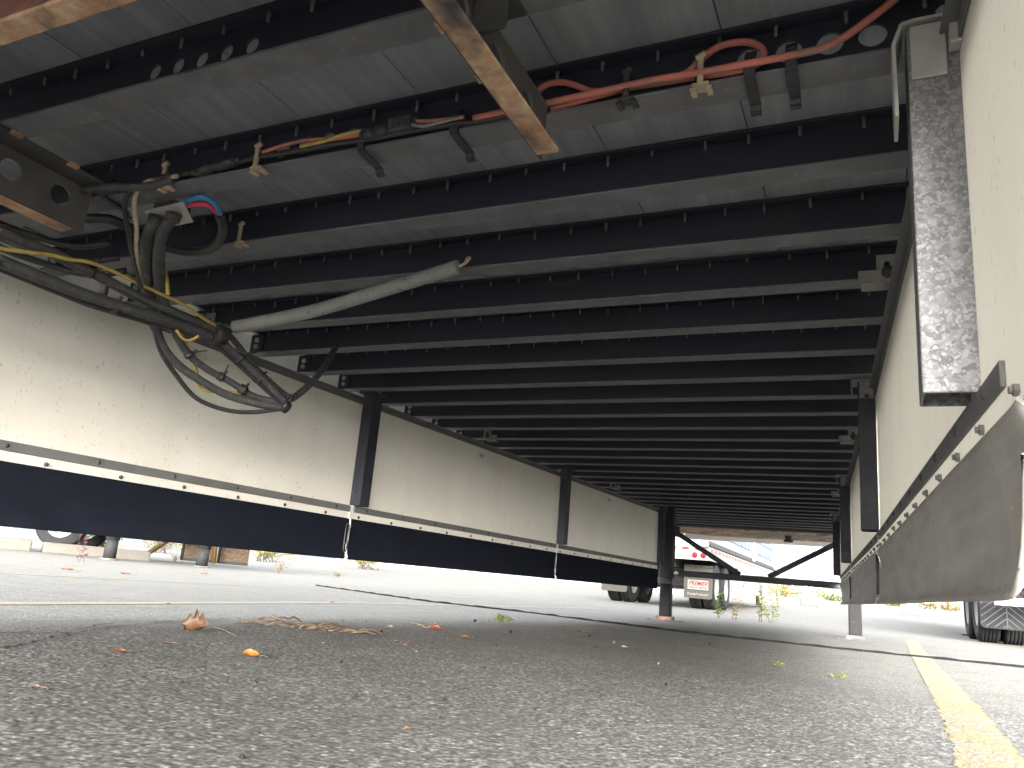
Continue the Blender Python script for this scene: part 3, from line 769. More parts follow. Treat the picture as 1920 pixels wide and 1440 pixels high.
F1 = [(-0.474, 0.017, 1.05), (-0.528, 0.047, 1.029), (-0.575, 0.086, 0.992), (-0.621, 0.14, 0.944), (-0.665, 0.213, 0.883), (-0.697, 0.287, 0.823), (-0.702, 0.35, 0.787), (-0.692, 0.416, 0.763), (-0.668, 0.516, 0.736), (-0.63, 0.615, 0.729), (-0.59, 0.703, 0.734)]
F2 = [(-0.415, 0.017, 1.05), (-0.481, 0.048, 1.031), (-0.537, 0.095, 0.992), (-0.598, 0.166, 0.937), (-0.644, 0.248, 0.878), (-0.668, 0.351, 0.818), (-0.665, 0.425, 0.791), (-0.649, 0.51, 0.773), (-0.631, 0.599, 0.749), (-0.597, 0.696, 0.747)]
Gt = [(-0.66, 0.21, 0.881), (-0.703, 0.289, 0.809), (-0.713, 0.38, 0.748), (-0.708, 0.456, 0.706), (-0.68, 0.538, 0.692), (-0.645, 0.613, 0.7), (-0.598, 0.7, 0.73)]
yel1 = [(-0.595, -.6, .88), (-0.595, -0.294, 0.861), (-0.595, -0.249, 0.867), (-0.595, -0.199, 0.881), (-0.595, -0.139, 0.899), (-0.595, -0.094, 0.907), (-0.595, -0.055, 0.919), (-0.595, 0.003, 0.925), (-0.595, 0.099, 0.922), (-0.595, 0.185, 0.921), (-0.595, 0.249, 0.919), (-0.6, 0.321, 0.908), (-.61, .39, .905)]
yel2 = [(-0.552, 0.157, 0.912), (-0.586, 0.164, 0.978), (-0.618, 0.163, 1.008), (-0.66, 0.164, 1.008), (-0.7, 0.178, 0.984), (-0.708, 0.198, 0.966), (-0.711, 0.237, 0.939), (-0.705, 0.29, 0.909), (-0.699, 0.342, 0.878), (-0.707, 0.394, 0.833), (-0.717, 0.44, 0.789), (-0.731, 0.471, 0.753), (-0.723, 0.5, 0.74), (-0.689, 0.556, 0.752), (-0.649, 0.632, 0.744), (-0.616, 0.688, 0.743)]
yel3 = [(-0.603, 0.247, 0.846), (-0.601, 0.276, 0.829), (-0.594, 0.297, 0.834), (-0.59, 0.312, 0.849)]
W1 = [(-0.327, -0.079, 1.096), (-0.387, -0.075, 1.096), (-0.449, -0.073, 1.085), (-0.493, -0.06, 1.056), (-0.526, -0.013, 1.014), (-0.55, 0.034, 0.96), (-0.561, 0.066, 0.924), (-0.57, 0.09, 0.906)]
W2 = [(-0.312, -0.076, 1.092), (-0.374, -0.075, 1.096), (-0.43, -0.073, 1.088), (-0.473, -0.05, 1.059), (-0.512, -0.001, 1.019), (-0.545, 0.036, 0.974), (-0.57, 0.077, 0.929), (-0.58, 0.1, 0.912)]
cable('air_hose', hoseA, .0135, 'hose_rubber', 'upper black rubber hose running in from the left edge', cat='hose')
cable('air_hose', hoseB, .0150, 'hose_rubber', 'thick lower black rubber hose tied beneath the upper one', cat='hose')
cable('air_hose', hoseC, .0068, 'black_plastic', 'thin black tube sagging along the lowest of the hoses', cat='hose')
cable('air_hose', hoseD, .0125, 'hose_rubber', 'thick black hose sloping down to the taped harness end', cat='hose')
cable('air_hose', hoseD2, .0095, 'hose_rubber', 'black hose sloping down beside the short upturned stub', cat='hose')
cable('air_hose', hoseE, .0060, 'black_plastic', 'thin black cable sloping straight to the harness end', cat='hose')
cable('air_hose', F1, lambda t: .0165 if t < .45 else .0125, 'hose_rubber', 'smooth black hose hanging from the left fitting of the metal plate', cat='hose')
cable('air_hose', F2[:5], .0145, 'hose_rubber', 'ribbed black hose hanging from the right fitting of the metal plate', 1, 10, 12, 'hose')
cable('air_hose', F2[4:], .0105, 'hose_rubber', 'inner black hose of the loop carrying the yellow wire', cat='hose')
cable('air_hose', Gt, .0068, 'black_plastic', 'thin black cable forming the lowest hanging loop', cat='hose')
cable('yellow_wire', yel1, .0048, 'yellow_wire', 'yellow wire lying along the upper black hose', n=8)
cable('yellow_wire', yel2, .0050, 'yellow_wire', 'yellow wire arching over the hoses then following the hanging loop', n=8)
cable('yellow_wire', yel3, .0042, 'yellow_wire', 'short curl of yellow wire below the thick hose', n=8)
cable('wire', W1, .0058, 'black_plastic', 'thin black wire curving down left of the metal plate', n=8)
cable('wire', W2, .0055, 'tan_clip', 'dusty tan wire curving down beside the black one', n=8)
cable('coloured_tube', [(-0.405, 0.02, 1.066), (-0.385, 0.01, 1.066), (-0.35, -0.003, 1.07), (-0.301, -0.011, 1.072), (-0.29, 0.016, 1.07), (-0.31, 0.062, 1.066)], .0068, 'blue_tube', 'blue plastic tube curving out of the metal plate', cat='tube')
cable('coloured_tube', [(-0.42, 0.025, 1.066), (-0.399, 0.019, 1.068), (-0.352, 0.009, 1.068), (-0.314, 0.016, 1.068), (-0.313, 0.044, 1.068), (-0.327, 0.076, 1.068)], .0062, 'red_tube', 'crimson plastic tube curving out of the metal plate', cat='tube')
cable('corrugated_conduit', [(-0.318, 0.066, 1.068), (-0.368, 0.13, 1.062), (-0.449, 0.191, 1.06), (-0.521, 0.218, 1.06), (-0.588, 0.216, 1.06), (-0.616, 0.177, 1.06), (-0.624, 0.113, 1.06), (-0.613, 0.045, 1.06), (-0.626, -0.008, 1.058), (-0.69, -0.04, 1.05)], .0118, 'black_plastic', 'black corrugated conduit looping below the coloured tubes', 1, 10, 16, 'conduit')
cable('corrugated_conduit', [(-0.56, -0.12, 1.07), (-0.527, -0.118, 1.07), (-0.48, -0.11, 1.072), (-0.445, -0.095, 1.073), (-0.397, -0.076, 1.08), (-.33, -.072, 1.09)], .0095, 'hose_rubber', 'short corrugated conduit beside the rusty left rail end', 1, 10, 12, 'conduit')
sl = [(-0.62, 0.465, 0.929), (-0.471, 0.478, 0.95), (-0.327, 0.489, 0.974), (-0.152, 0.496, 1.012), (0.0, 0.499, 1.045), (0.114, 0.498, 1.068)]
S = cable('conduit_sleeve', sl, .0195, 'grey_conduit', 'pale grey fabric sleeve slanting up to a hook on a cross member', n=14, sub=14, cat='sleeve')
m = MB(); m.tube([(.108, .498, 1.068), (.125, .50, 1.073), (.137, .50, 1.080), (.142, .505, 1.094), (.133, .512, 1.098), (.124, .515, 1.088)], .0042, 6, 0, 4); m.build('hook', 'tan_clip', S)
m = MB(); m.tube([(-.655, .452, .922), (-.615, .466, .930)], .0155, 10, 0, 1); m.build('inner_hose', 'black_plastic', S)
cable('hose_stub', [(-0.618, 0.76, 0.78), (-0.63, 0.80, 0.805), (-0.654, 0.874, 0.857), (-0.694, 0.98, 0.946), (-0.745, 1.095, 1.063)], .0118, 'hose_rubber', 'short black hose turning up from the harness end to a cross member', cat='hose')
# taped joints and ties
def tie(pos, axis, r, wd, label, tail=None):
    a = Vector(axis).normalized(); p = Vector(pos); m = MB(); m.cyl(p - a * wd, p + a * wd, r, r, 10)
    sd_ = a.orthogonal().normalized(); b = p + sd_ * r; m.cyl(b, b + sd_ * .012, .0045, .004, 6)
    if tail: m.tube([b, b + Vector(tail) * .5, b + Vector(tail)], .0022, 5, 0, 3)
    tag(m.build('cable_tie', 'black_plastic'), label, 'cable tie', 'cable ties on the harness')
tie((-.62, .405, .886), (0, 1, .1), .030, .022, 'fat black taped joint where the two big hoses end')
tie((-.592, .70, .740), (.2, .8, -.3), .021, .013, 'black tie around the lowest end of the harness')
tie((-.621, .75, .778), (0, .8, -.3), .014, .007, 'black clamp at the foot of the upturned hose stub')
tie((-.62, -.02, .909), (0, 1, 0), .017, .006, 'black tie on the upper hose left of the loop', (0, .01, .03))
tie((-.63, .07, .852), (0, 1, .05), .021, .010, 'wide black tie joining the thick hose and thin tube')
tie((-.60, .165, .938), (-.3, .4, -.6), .018, .006, 'black tie around the ribbed hanging hose')
tie((-.667, .36, .812), (.1, .6, -.5), .014, .006, 'black tie where the loop hoses meet', (.03, .02, .01))
tie((-.655, .48, .779), (.1, .7, -.2), .014, .007, 'black tie midway along the inner loop hose', (.0, .01, .03))
tie((-.640, .56, .760), (.1, .7, -.2), .016, .009, 'square black tie holding the yellow wire')
tie((-.618, .50, .842), (0, .8, -.4), .018, .005, 'black tie on the sloping thick hose', (.02, .03, .015))
tie((-.614, .59, .805), (0, .8, -.4), .020, .006, 'black tie low on the sloping hoses', (-.01, -.03, -.01))
m = MB(); m.tube([(-.622, .028, .910), (-.628, .032, .88), (-.625, .03, .852)], .010, 8, 0, 4); tag(m.build('cable_tie', 'black_plastic'), 'black braided strap linking the upper and lower hoses', 'cable tie', 'cable ties on the harness')
# wiring along the first cross member web
YW = -.066
def wy(pts, dy=0): return [(x, YW + dy, z) for x, z in pts]
cable('red_cable', wy([(1.22, 1.21), (1.179, 1.178), (1.134, 1.143), (1.072, 1.106), (1.009, 1.101), (.947, 1.101), (.865, 1.102), (.80, 1.105), (.735, 1.103), (.646, 1.101), (.60, 1.100), (.45, 1.098)], -.006), .0060, 'red_cable', 'red cable rising to the right along the cross member', n=10)
cable('red_cable', wy([(.60, 1.098), (.665, 1.104), (.735, 1.110), (.80, 1.112), (.845, 1.118), (.868, 1.138), (.90, 1.157), (.942, 1.155), (.968, 1.135), (.966, 1.112), (.93, 1.103), (.87, 1.106)], .010), .0062, 'red_cable', 'red cable making a tall loop beside the tan clip', n=10)
cable('red_cable', wy([(.56, 1.102), (.566, 1.135), (.585, 1.151), (.615, 1.151), (.645, 1.138), (.675, 1.120), (.72, 1.114), (.80, 1.110), (.86, 1.108)], .012), .0060, 'red_cable', 'dusty red cable making a low loop beside the rail end', n=10)
cable('harness_wire', wy([(-.46, 1.099), (-.33, 1.102), (-.246, 1.103), (-.165, 1.104), (-.09, 1.107), (-.015, 1.106), (.06, 1.104), (.127, 1.104), (.194, 1.100), (.30, 1.100), (.40, 1.098), (.465, 1.093), (.60, 1.096)]), .0060, 'black_plastic', 'black wiring loom along the cross member web', n=8)
cable('harness_wire', wy([(-.07, 1.115), (-.03, 1.120), (.03, 1.124), (.08, 1.120), (.13, 1.112), (.19, 1.112)], -.004), .0042, 'red_cable', 'faded red wire between the loom connectors', n=8)
cable('harness_wire', wy([(.04, 1.108), (.10, 1.110), (.15, 1.116), (.21, 1.116)], -.008), .0042, 'yellow_wire', 'yellow wire between the loom connectors', n=8)
cable('harness_wire', wy([(.32, 1.114), (.36, 1.108), (.40, 1.104), (.43, 1.103)], -.008), .0040, 'red_cable', 'short maroon wire leaving the grey connector', n=8)
cable('harness_wire', wy([(.31, 1.108), (.345, 1.098), (.38, 1.100), (.42, 1.102)], -.010), .0034, 'grey_conduit', 'thin white wire leaving the grey connector', n=8)
def connector(x0, x1, z0, z1, r, label, mat):
    m = MB(); n_ = 6; d = Vector((x1 - x0, 0, z1 - z0)); a = Vector((x0, YW - .004, z0))
    prof = [(0, .55), (.08, .8), (.12, 1), (.42, 1), (.44, .86), (.50, .86), (.52, 1.08), (.86, 1.08), (.9, .8), (1, .5)]
    for (t0, r0), (t1, r1) in zip(prof, prof[1:]):
        if t1 > t0: m.cyl(a + d * t0, a + d * t1, r * r0, r * r1, 12)
    return tag(m.build('wire_connector', mat), label, 'connector', 'loom connectors')
connector(-.275, -.13, 1.098, 1.108, .0125, 'ribbed black loom connector left of the tan clip', 'black_plastic')
connector(.19, .265, 1.108, 1.112, .0135, 'black round loom connector right of the yellow wire', 'black_plastic')
m = MB(); m.box(.262, .315, YW - .017, YW + .008, 1.100, 1.126); m.box(.315, .325, YW - .012, YW + .004, 1.104, 1.122)
for k in range(3): m.box(.27 + k * .015, .277 + k * .015, YW - .019, YW - .0172, 1.102, 1.124)
tag(m.build('wire_connector', 'hose_rubber', None, .002), 'boxy dark grey loom connector with split wires', 'connector', 'loom connectors')
# untidy bundle behind the left rail
for k, (dy, dz, lab) in enumerate(((0, 0, 'upper'), (.03, -.03, 'middle'), (.06, -.055, 'lower'))):
    cable('valve_line', [(-.86, -.55, 1.03 + dz), (-.84, -.25 + dy, 1.01 + dz), (-.80, -.10 + dy, 1.0 + dz), (-.74, .0 + dy, 1.0 + dz), (-.68, .06 + dy, 1.03 + dz)], .009, 'black_plastic', lab + ' dark valve line tucked behind the rusty left rail', cat='hose')

# ------------------------------------------------------------------ other trailers in the yard
def wheel(parent, x, y, z, face, r=.50, wdt=.27, outer=True):
    h = wdt / 2
    prof = [(-h * .78, .29), (-h, .34), (-h, r - .06), (-h * .86, r - .015), (-h * .72, r)]
    for k in range(4):
        t = -h * .72 + (k + .72) * h * 1.44 / 4.4; prof += [(t - .006, r), (t - .004, r - .012), (t + .004, r - .012), (t + .006, r)]
    prof += [(h * .72, r), (h * .86, r - .015), (h, r - .06), (h, .34), (h * .78, .29)]
    m = MB(); m.lathe(prof, (x, y, z), 'x', 40); tyre = m.build('wheel', 'tyre', parent)
    s = face; m = MB()
    if outer: p = [(.10, .29), (.12, .285), (.08, .27), (.02, .25), (-.06, .24), (-.07, .12), (-.02, .11), (.05, .10), (.07, .06), (.07, .001)]
    else: p = [(.10, .29), (.12, .285), (.10, .27), (.04, .24), (-.05, .22), (-.05, .001)]
    m.lathe([(s * a, b) for a, b in p], (x, y, z), 'x', 32); m.build('rim', 'rim', tyre)
    return tyre
def light_disc(parent, x, y, z, r, mat='red_paint'):
    m = MB(); m.lathe([(0, r), (-.012, r * .95), (-.02, r * .6), (-.022, .001)], (x, y, z), 'y', 16); return m.build('tail_light', mat, parent)
def parked_trailer(x, y, label, length=13.5, flat=False, legs=True, axles=(1.3, 2.55), tape=True, bumper=True, side=None):
    gz = g(y + 1.5)
    t = empty('parked_trailer', (x, y, gz), label, 'trailer', 'trailers parked in the yard')
    hw = 1.28
    top = side or (1.55 if flat else 4.0)
    m = MB(); m.box(x - hw, x + hw, y, y + length, gz + 1.16, gz + top); m.build('box_body', 'trailer_white', t, .02)
    for sx in (-1, 1):
        a, b = sorted((x + sx * (hw + .002), x + sx * (hw + .022))); m = MB(); m.box(a, b, y, y + length, gz + 1.02, gz + 1.30); m.build('side_rail', 'trailer_rail', t)
        for k in range(int(length / .46)):
            if not tape: break
            a, b = sorted((x + sx * (hw + .0235), x + sx * (hw + .0255))); yy = y + .1 + k * .46
            m = MB(); m.box(a, b, yy, yy + .22, gz + 1.21, gz + 1.265); m.build('reflector', 'red_paint', t)
    for k in range(9):
        yy = y + .5 + k * length / 9.5; m = MB(); m.box(x - hw + .03, x + hw - .03, yy, yy + .06, gz + 1.05, gz + 1.155); m.build('cross_beam', 'frame_grey', t)
    for sx in (-1, 1):
        m = MB(); m.box(x + sx * .45 - .05, x + sx * .45 + .05, y + .3, y + 3.6, gz + .86, gz + 1.045); m.build('slider_frame', 'frame_grey', t)
    for ya in axles:
        m = MB(); m.cyl((x - 1.0, y + ya, gz + .5), (x + 1.0, y + ya, gz + .5), .065, .065, 12); m.build('axle', 'frame_grey', t)
        for sx in (-1, 1):
            wheel(t, x + sx * 1.10, y + ya, gz + .5, sx); wheel(t, x + sx * .80, y + ya, gz + .5, -sx, outer=False)
    # rear frame, bumper, lights
    m = MB(); m.box(x - hw, x + hw, y - .03, y - .002, gz + 1.02, gz + 1.30); m.build('rear_sill', 'trailer_white', t)
    m = MB(); m.box(x - 1.15, x + 1.15, y - .10, y - .035, gz + .50, gz + .60)
    for sx in (-1, 1): m.box(x + sx * .5 - .05, x + sx * .5 + .05, y - .09, y - .04, gz + .601, gz + 1.018)
    if bumper: m.build('rear_bumper', 'trailer_white', t)
    for sx in (-1, 1):
        for k in (0, 1): light_disc(t, x + sx * (hw - .12 - k * .18), y - .031, gz + 1.12, .06)
        for k in (0, 1, 2, 3):
            m = MB(); m.box(x + sx * (.15 + .28 * k), x + sx * (.15 + .28 * k) + .14, y - .036, y - .0325, gz + 1.23, gz + 1.275); m.build('reflector', 'red_paint', t)
        for k in range(4):
            m = MB(); m.box(x + sx * 1.26 - .02, x + sx * 1.26 + .02, y - .05, y - .0315, gz + 1.45 + k * .6, gz + 1.55 + k * .6)
            if not flat and not side: m.build('door_hinge', 'zinc', t)
    if side:
        for sx in (-1, 1):
            a, b = sorted((x + sx * (hw - .03), x + sx * (hw + .03)))
            m = MB(); m.box(a, b, y + .01, y + length - .01, gz + top + .002, gz + top + .05); m.build('top_rail', 'frame_grey', t)
            m = MB(); m.box(a + .02, b - .02, y + 3.9, y + 10, gz + .42, gz + 1.018); m.build('side_fairing', 'trailer_white', t)
            a, b = sorted((x + sx * (hw + .0), x + sx * (hw - .12))); m = MB(); m.box(a, b, y - .14, y - .051, gz + 1.3, gz + 2.6); m.build('corner_post', 'trailer_white', t)
    if legs:
        for sx in (-1, 1):
            yl = y + length - 2.9; gl = g(yl); m = MB(); m.box(x + sx * .9 - .06, x + sx * .9 + .06, yl - .06, yl + .06, gl + .42, gz + 1.05); o = m.build('landing_leg', 'frame_grey', t)
            m = MB(); m.box(x + sx * .9 - .05, x + sx * .9 + .05, yl - .05, yl + .05, gl + .05, gl + .419); m.box(x + sx * .9 - .13, x + sx * .9 + .13, yl - .12, yl + .12, gl + .004, gl + .02); m.build('foot', 'leg_dark', o)
    return t, gz
def mudflaps(t, x, y, gz, mat, z0=.22, z1=.88):
    out = []
    for sx in (-1, 1):
        c = x + sx * .95; m = MB(); r = .05; w2 = .31
        poly = [(c - w2, z1), (c - w2, z0 + r), (c - w2 + r * .3, z0 + r * .3), (c - w2 + r, z0), (c + w2 - r, z0), (c + w2 - r * .3, z0 + r * .3), (c + w2, z0 + r), (c + w2, z1)]
        m.prism([(a, gz + b) for a, b in poly], y, y + .012, 'y'); out.append(m.build('mud_flap', mat, t))
        m = MB(); m.box(c - w2, c + w2, y - .02, y + .03, gz + z1 + .002, gz + z1 + .05); m.build('flap_hanger', 'frame_grey', t)
    return out
def lettering(txt, size, loc, mat, parent, shear=0, wide=1.0):
    c = bpy.data.curves.new('lettering', 'FONT'); c.body = txt; c.size = size; c.shear = shear; c.align_x = 'CENTER'; c.align_y = 'CENTER'; c.extrude = .001; c.offset = size * .02
    tmp = bpy.data.objects.new('tmp', c); col.objects.link(tmp)
    dg = bpy.context.evaluated_depsgraph_get(); me = bpy.data.meshes.new_from_object(tmp.evaluated_get(dg)); bpy.data.objects.remove(tmp)
    me.materials.clear(); me.materials.append(MATS[mat])
    return inst(me, 'lettering', loc, parent, (R(90), 0, 0), 0, (wide, 1, 1))
# the trailer straight ahead, its rear end towards us
PX, PY = -3.38, 15.9
pt, pz = parked_trailer(PX, PY, 'white low sided trailer ahead with a lettered mud flap, seen through the landing gear', bumper=False, side=1.32)
mf = mudflaps(pt, PX, PY + .55, pz, 'mudflap')
fl = mf[1]; c = PX + .95; yy = PY + .545
m = MB(); m.box(c - .24, c + .24, yy - .0005, yy + .003, pz + .395, pz + .625); m.build('sign_panel', 'print_black', fl)
m = MB(); m.box(c - .228, c + .228, yy - .003, yy - .001, pz + .407, pz + .613); m.build('sign_panel', 'print_cream', fl)
lettering('PREMIER', .135, (c, yy - .005, pz + .535), 'red_paint', fl, .35, .82)
lettering('TRUCK GROUP', .055, (c, yy - .005, pz + .447), 'print_black', fl, 0, 1.0)
lettering('PremierTruck.com', .062, (c, yy - .003, pz + .31), 'print_cream', fl, 0, .95)
# the trailer beyond the right skirt
QX, QY = 3.62, 10.75
qt, qz = parked_trailer(QX, QY, 'flatbed trailer behind the right skirt with ribbed mud flaps and red tail lamps', 13.0, True, False)
m = MB(); m.box(QX - 1.2, QX + 1.2, QY - .06, QY - .032, qz + .93, qz + 1.0); m.build('deck_edge', 'wood_deck', qt)
for o in mudflaps(qt, QX, QY + .5, qz, 'mudflap_dark', .20, .9):
    cx = o.bound_box; c = QX - .95 if o == [q for q in qt.children if q.name.startswith('mud_flap')][0] else QX + .95
    y = QY + .5
    def rib(a, b):
        a = Vector((a[0], y - .003, qz + a[1])); b = Vector((b[0], y - .003, qz + b[1])); dd = (b - a).normalized(); nn = Vector((-dd.z, 0, dd.x)) * .006; f = Vector((0, -.004, 0))
        m = MB(); m.hexa([a - nn + f, b - nn + f, b - nn, a - nn, a + nn + f, b + nn + f, b + nn, a + nn]); m.build('rib', 'flap_rib', o)
    rib((c, .21), (c, .88))
    for k in range(8):
        for s in (-1, 1):
            z = .26 + k * .085; e = min(.30, (z - .21) / .8 + .0); e = min(.30, (z - .215) * 1.15) if z - .26 < .25 else .30
            rib((c, z), (c + s * e, z - e * .85 if z - e * .85 > .21 else .212))
# its landing leg farther on
m = MB(); lx, ly = 2.62, 15.4; gl = g(ly); m.box(lx - .06, lx + .06, ly - .06, ly + .06, gl + .42, gl + 1.2); lo = m.build('landing_leg', 'frame_grey', qt)
m = MB(); m.box(lx - .05, lx + .05, ly - .05, ly + .05, gl + .03, gl + .419); m.box(lx - .14, lx + .14, ly - .12, ly + .12, gl + .004, gl + .022); m.build('foot', 'leg_dark', lo)
# left: legs of one trailer, wheels of another behind a kerb
def legs_trailer():
    x, y = -10.6, 9.6
    t = empty('parked_trailer', (x, y, g(y)), 'white trailer on the left standing on two weathered grey legs', 'trailer', 'trailers parked in the yard')
    d = Vector((-.32, -.95)).normalized(); p = Vector((-d.y, d.x))
    for q in ((-10.95, 8.45), (-10.05, 9.68)):
        gl = g(q[1]); m = MB(); m.cyl((q[0], q[1], gl + .03), (q[0], q[1], gl + .34), .105, .098, 14); m.cyl((q[0], q[1], gl + .341), (q[0], q[1], gl + 1.15), .115, .115, 14); o = m.build('landing_leg', 'leg_dark', t)
        m = MB(); m.cyl((q[0], q[1], gl + .004), (q[0], q[1], gl + .029), .16, .14, 16); m.build('foot', 'rust_edge', o)
    m = MB(); m.box(-16.5, -9.4, 8.3, 10.6, 1.16, 3.9); m.build('box_body', 'trailer_white', t, .02)
    m = MB(); m.box(-16.5, -9.4, 8.28, 8.298, 1.02, 1.3); m.build('side_rail', 'trailer_rail', t)
    return t
legs_trailer()
def left_truck():
    x, y = -14.0, 8.0
    t = empty('parked_truck', (-19, 12, g(12)), 'white truck on the far left behind the concrete kerb, wheel and plate showing', 'truck')
    cx, cy = -14.9, 10.3; dirx = Vector((.78, .62, 0)); sd = Vector((.62, -.78, 0))
    M = Matrix(((sd.x, dirx.x, 0, cx), (sd.y, dirx.y, 0, cy), (0, 0, 1, g(cy)), (0, 0, 0, 1)))
    def place(o): o.matrix_local = Matrix.Translation(-Vector((-19, 12, g(12)))) @ M; return o
    def mk(mb, nm, mt): o = bpy.data.objects.new(nm, mb.mesh(nm, mt)); col.objects.link(o); o.parent = t; place(o); return o
    m = MB(); r, h = .52, .14; m.lathe([(-h, .30), (-h, r - .05), (-h * .7, r), (h * .7, r), (h, r - .05), (h, .30)], (0, 0, .62), 'x', 40); tw = mk(m, 'wheel', 'tyre')
    m = MB(); m.lathe([(.10, .31), (.13, .30), (.10, .26), (.03, .22), (.02, .14), (.10, .12), (.12, .001)], (0, 0, .62), 'x', 32); o = bpy.data.objects.new('rim', m.mesh('rim', 'rim')); col.objects.link(o); o.parent = tw
    m = MB(); m.lathe([(-h, .30), (-h, r - .05), (-h * .7, r), (h * .7, r), (h, r - .05), (h, .30)], (-1.9, 0, .62), 'x', 40); mk(m, 'wheel', 'tyre')
    m = MB(); m.box(-2.2, .1, -3.4, 3.2, .95, 2.6); mk(m, 'box_body', 'trailer_white')
    m = MB(); m.box(-1.7, -.3, -3.2, 3.0, .62, .94); mk(m, 'chassis', 'frame_grey')
    m = MB(); m.box(-.1, .13, -1.25, -.85, .55, .94); mk(m, 'number_plate_box', 'mudflap_dark')
    m = MB(); m.box(.1305, .135, -1.2, -.9, .68, .72); mk(m, 'plate', 'print_cream')
    m = MB(); m.box(-.05, .12, .75, 1.7, .80, .95); mk(m, 'step', 'aluminium')
    return t
left_truck()
# ------------------------------------------------------------------ kerbs, prop stand, buildings
def kerb(p0, p1, wd, h, label, grp=None):
    a, b = Vector(p0), Vector(p1); d = (b - a).normalized(); nn = Vector((-d.y, d.x)) * wd / 2
    m = MB(); P = [a - nn, b - nn, b + nn, a + nn]
    m.hexa([(p.x, p.y, g(p.y) - .02) for p in P] + [((p.x - (p.x - (a.x + b.x) / 2) * .0) , p.y, g(p.y) + h) for p in P])
    tag(m.build('concrete_kerb', 'concrete', None, .03), label, 'kerb', grp)
kerb((-15.5, 6.6), (-14.2, 9.2), .4, .2, 'weathered concrete kerb at the far left edge', 'concrete kerbs')
kerb((-14.1, 9.4), (-13.2, 11.2), .4, .2, 'concrete kerb beside the grey trailer legs', 'concrete kerbs')
for i, (x, y, l) in enumerate(((-1.2, 36.5, 3.2), (2.6, 35.2, 3.2), (6.2, 34.6, 3.2), (9.9, 34.0, 3.2), (-5.2, 37.5, 3.2))):
    kerb((x, y), (x + l, y - .3), .5, .32, ['pale concrete block left of the far shrubs', 'pale concrete block before the far shrubs', 'pale concrete block seen below the right skirt', 'pale concrete block right of the far shrubs', 'pale concrete block behind the lettered trailer'][i], 'concrete kerbs')
ps = empty('prop_stand', (-14.6, 13.6, g(13)), 'yellow prop with chip board panels standing beyond the left skirt', 'stand')
gz = g(13)
m = MB(); a = Vector((-15.6, 13.1, gz + .03)); b = Vector((-14.9, 13.35, gz + .62)); m.cyl(a, b, .06, .06, 10); m.build('slanted_leg', 'yellow_paint', ps)
m = MB(); m.cyl((-14.95, 13.34, gz + .56), (-14.8, 13.4, gz + .72), .075, .075, 10); m.build('red_joint', 'red_paint', ps)
m = MB(); m.cyl((-13.75, 13.65, gz + .03), (-13.8, 13.65, gz + 1.0), .06, .06, 10); m.build('upright_leg', 'yellow_paint', ps)
for k, (x0, y0) in enumerate(((-14.72, 13.55), (-13.92, 13.98))):
    d = Vector((.88, .47)); x1, y1 = x0 + d.x * .72, y0 + d.y * .72
    m = MB(); m.hexa([(x0, y0, gz + .12), (x1, y1, gz + .12), (x1 - .02, y1 + .04, gz + .12), (x0 - .02, y0 + .04, gz + .12), (x0, y0, gz + 1.1), (x1, y1, gz + 1.1), (x1 - .02, y1 + .04, gz + 1.1), (x0 - .02, y0 + .04, gz + 1.1)]); m.build('board', 'chip_board', ps)
    m = MB(); m.hexa([(x0 + .005, y0 - .025, gz + .04), (x1 + .005, y1 - .025, gz + .04), (x1 - .03, y1 + .05, gz + .04), (x0 - .03, y0 + .05, gz + .04), (x0 + .005, y0 - .025, gz + .118), (x1 + .005, y1 - .025, gz + .118), (x1 - .03, y1 + .05, gz + .118), (x0 - .03, y0 + .05, gz + .118)])
    m.cyl((x0, y0 - .02, gz + .05), (x0, y0 - .02, gz + 1.1), .035, .035, 8); m.build('board_frame', 'frame_grey', ps)
# building with two blue window bands, long side seen at a slant
BX = -6.4; B = empty('warehouse', (BX - 10, 45, g(50)), 'white warehouse ahead with two rows of blue windows', 'building', 'buildings round the yard')
m = MB(); m.box(BX - 22, BX, 38, 66, -.3, 9.5); m.build('wall', 'white_wall', B)
m = MB(); m.box(BX + .002, BX + .05, 38, 66.03, 2.75, 2.9); m.build('ledge', 'frame_grey', B)
for row, (z0, z1) in enumerate(((3.35, 3.78), (4.15, 4.55))):
    for k in range(18):
        y0 = 38.4 + k * 1.5
        if row == 0 and k in (10, 11): continue
        f = MB(); f.box(BX + .002, BX + .06, y0, y0 + 1.38, z0, z1); o = f.build('window', 'blue_glass', B)
        f = MB(); f.box(BX + .061, BX + .08, y0 + .66, y0 + .72, z0, z1); f.build('mullion', 'trailer_white', o)
m = MB(); m.cyl((BX + .15, 53.6, .2), (BX + .15, 53.6, 6), .08, .08, 8); m.build('downpipe', 'zinc', B)
B2 = empty('warehouse', (10, 80, g(80)), 'pale ribbed warehouse wall closing the far end of the yard', 'building', 'buildings round the yard')
m = MB(); m.box(-14, 60, 80, 95, -.2, 9); m.build('wall', 'white_wall', B2)
for k in range(60):
    f = MB(); f.box(-13.5 + k * .6, -13.4 + k * .6, 79.93, 79.998, .4, 9); f.build('wall_rib', 'white_wall', B2)
for k, z in enumerate((1.3, 1.9)): f = MB(); f.box(-14, 60, 79.90, 79.928, z, z + .08); f.build('wall_rail', 'zinc', B2)
B3 = empty('warehouse', (-60, 45, .3), 'low white warehouse beyond the left skirt', 'building', 'buildings round the yard')
m = MB(); m.box(-90, -48, 5, 75, -.4, 7); m.build('wall', 'white_wall', B3); m = MB(); m.box(-90.2, -47.8, 4.8, 75.2, 7.002, 7.4); m.build('roof_edge', 'frame_grey', B3)

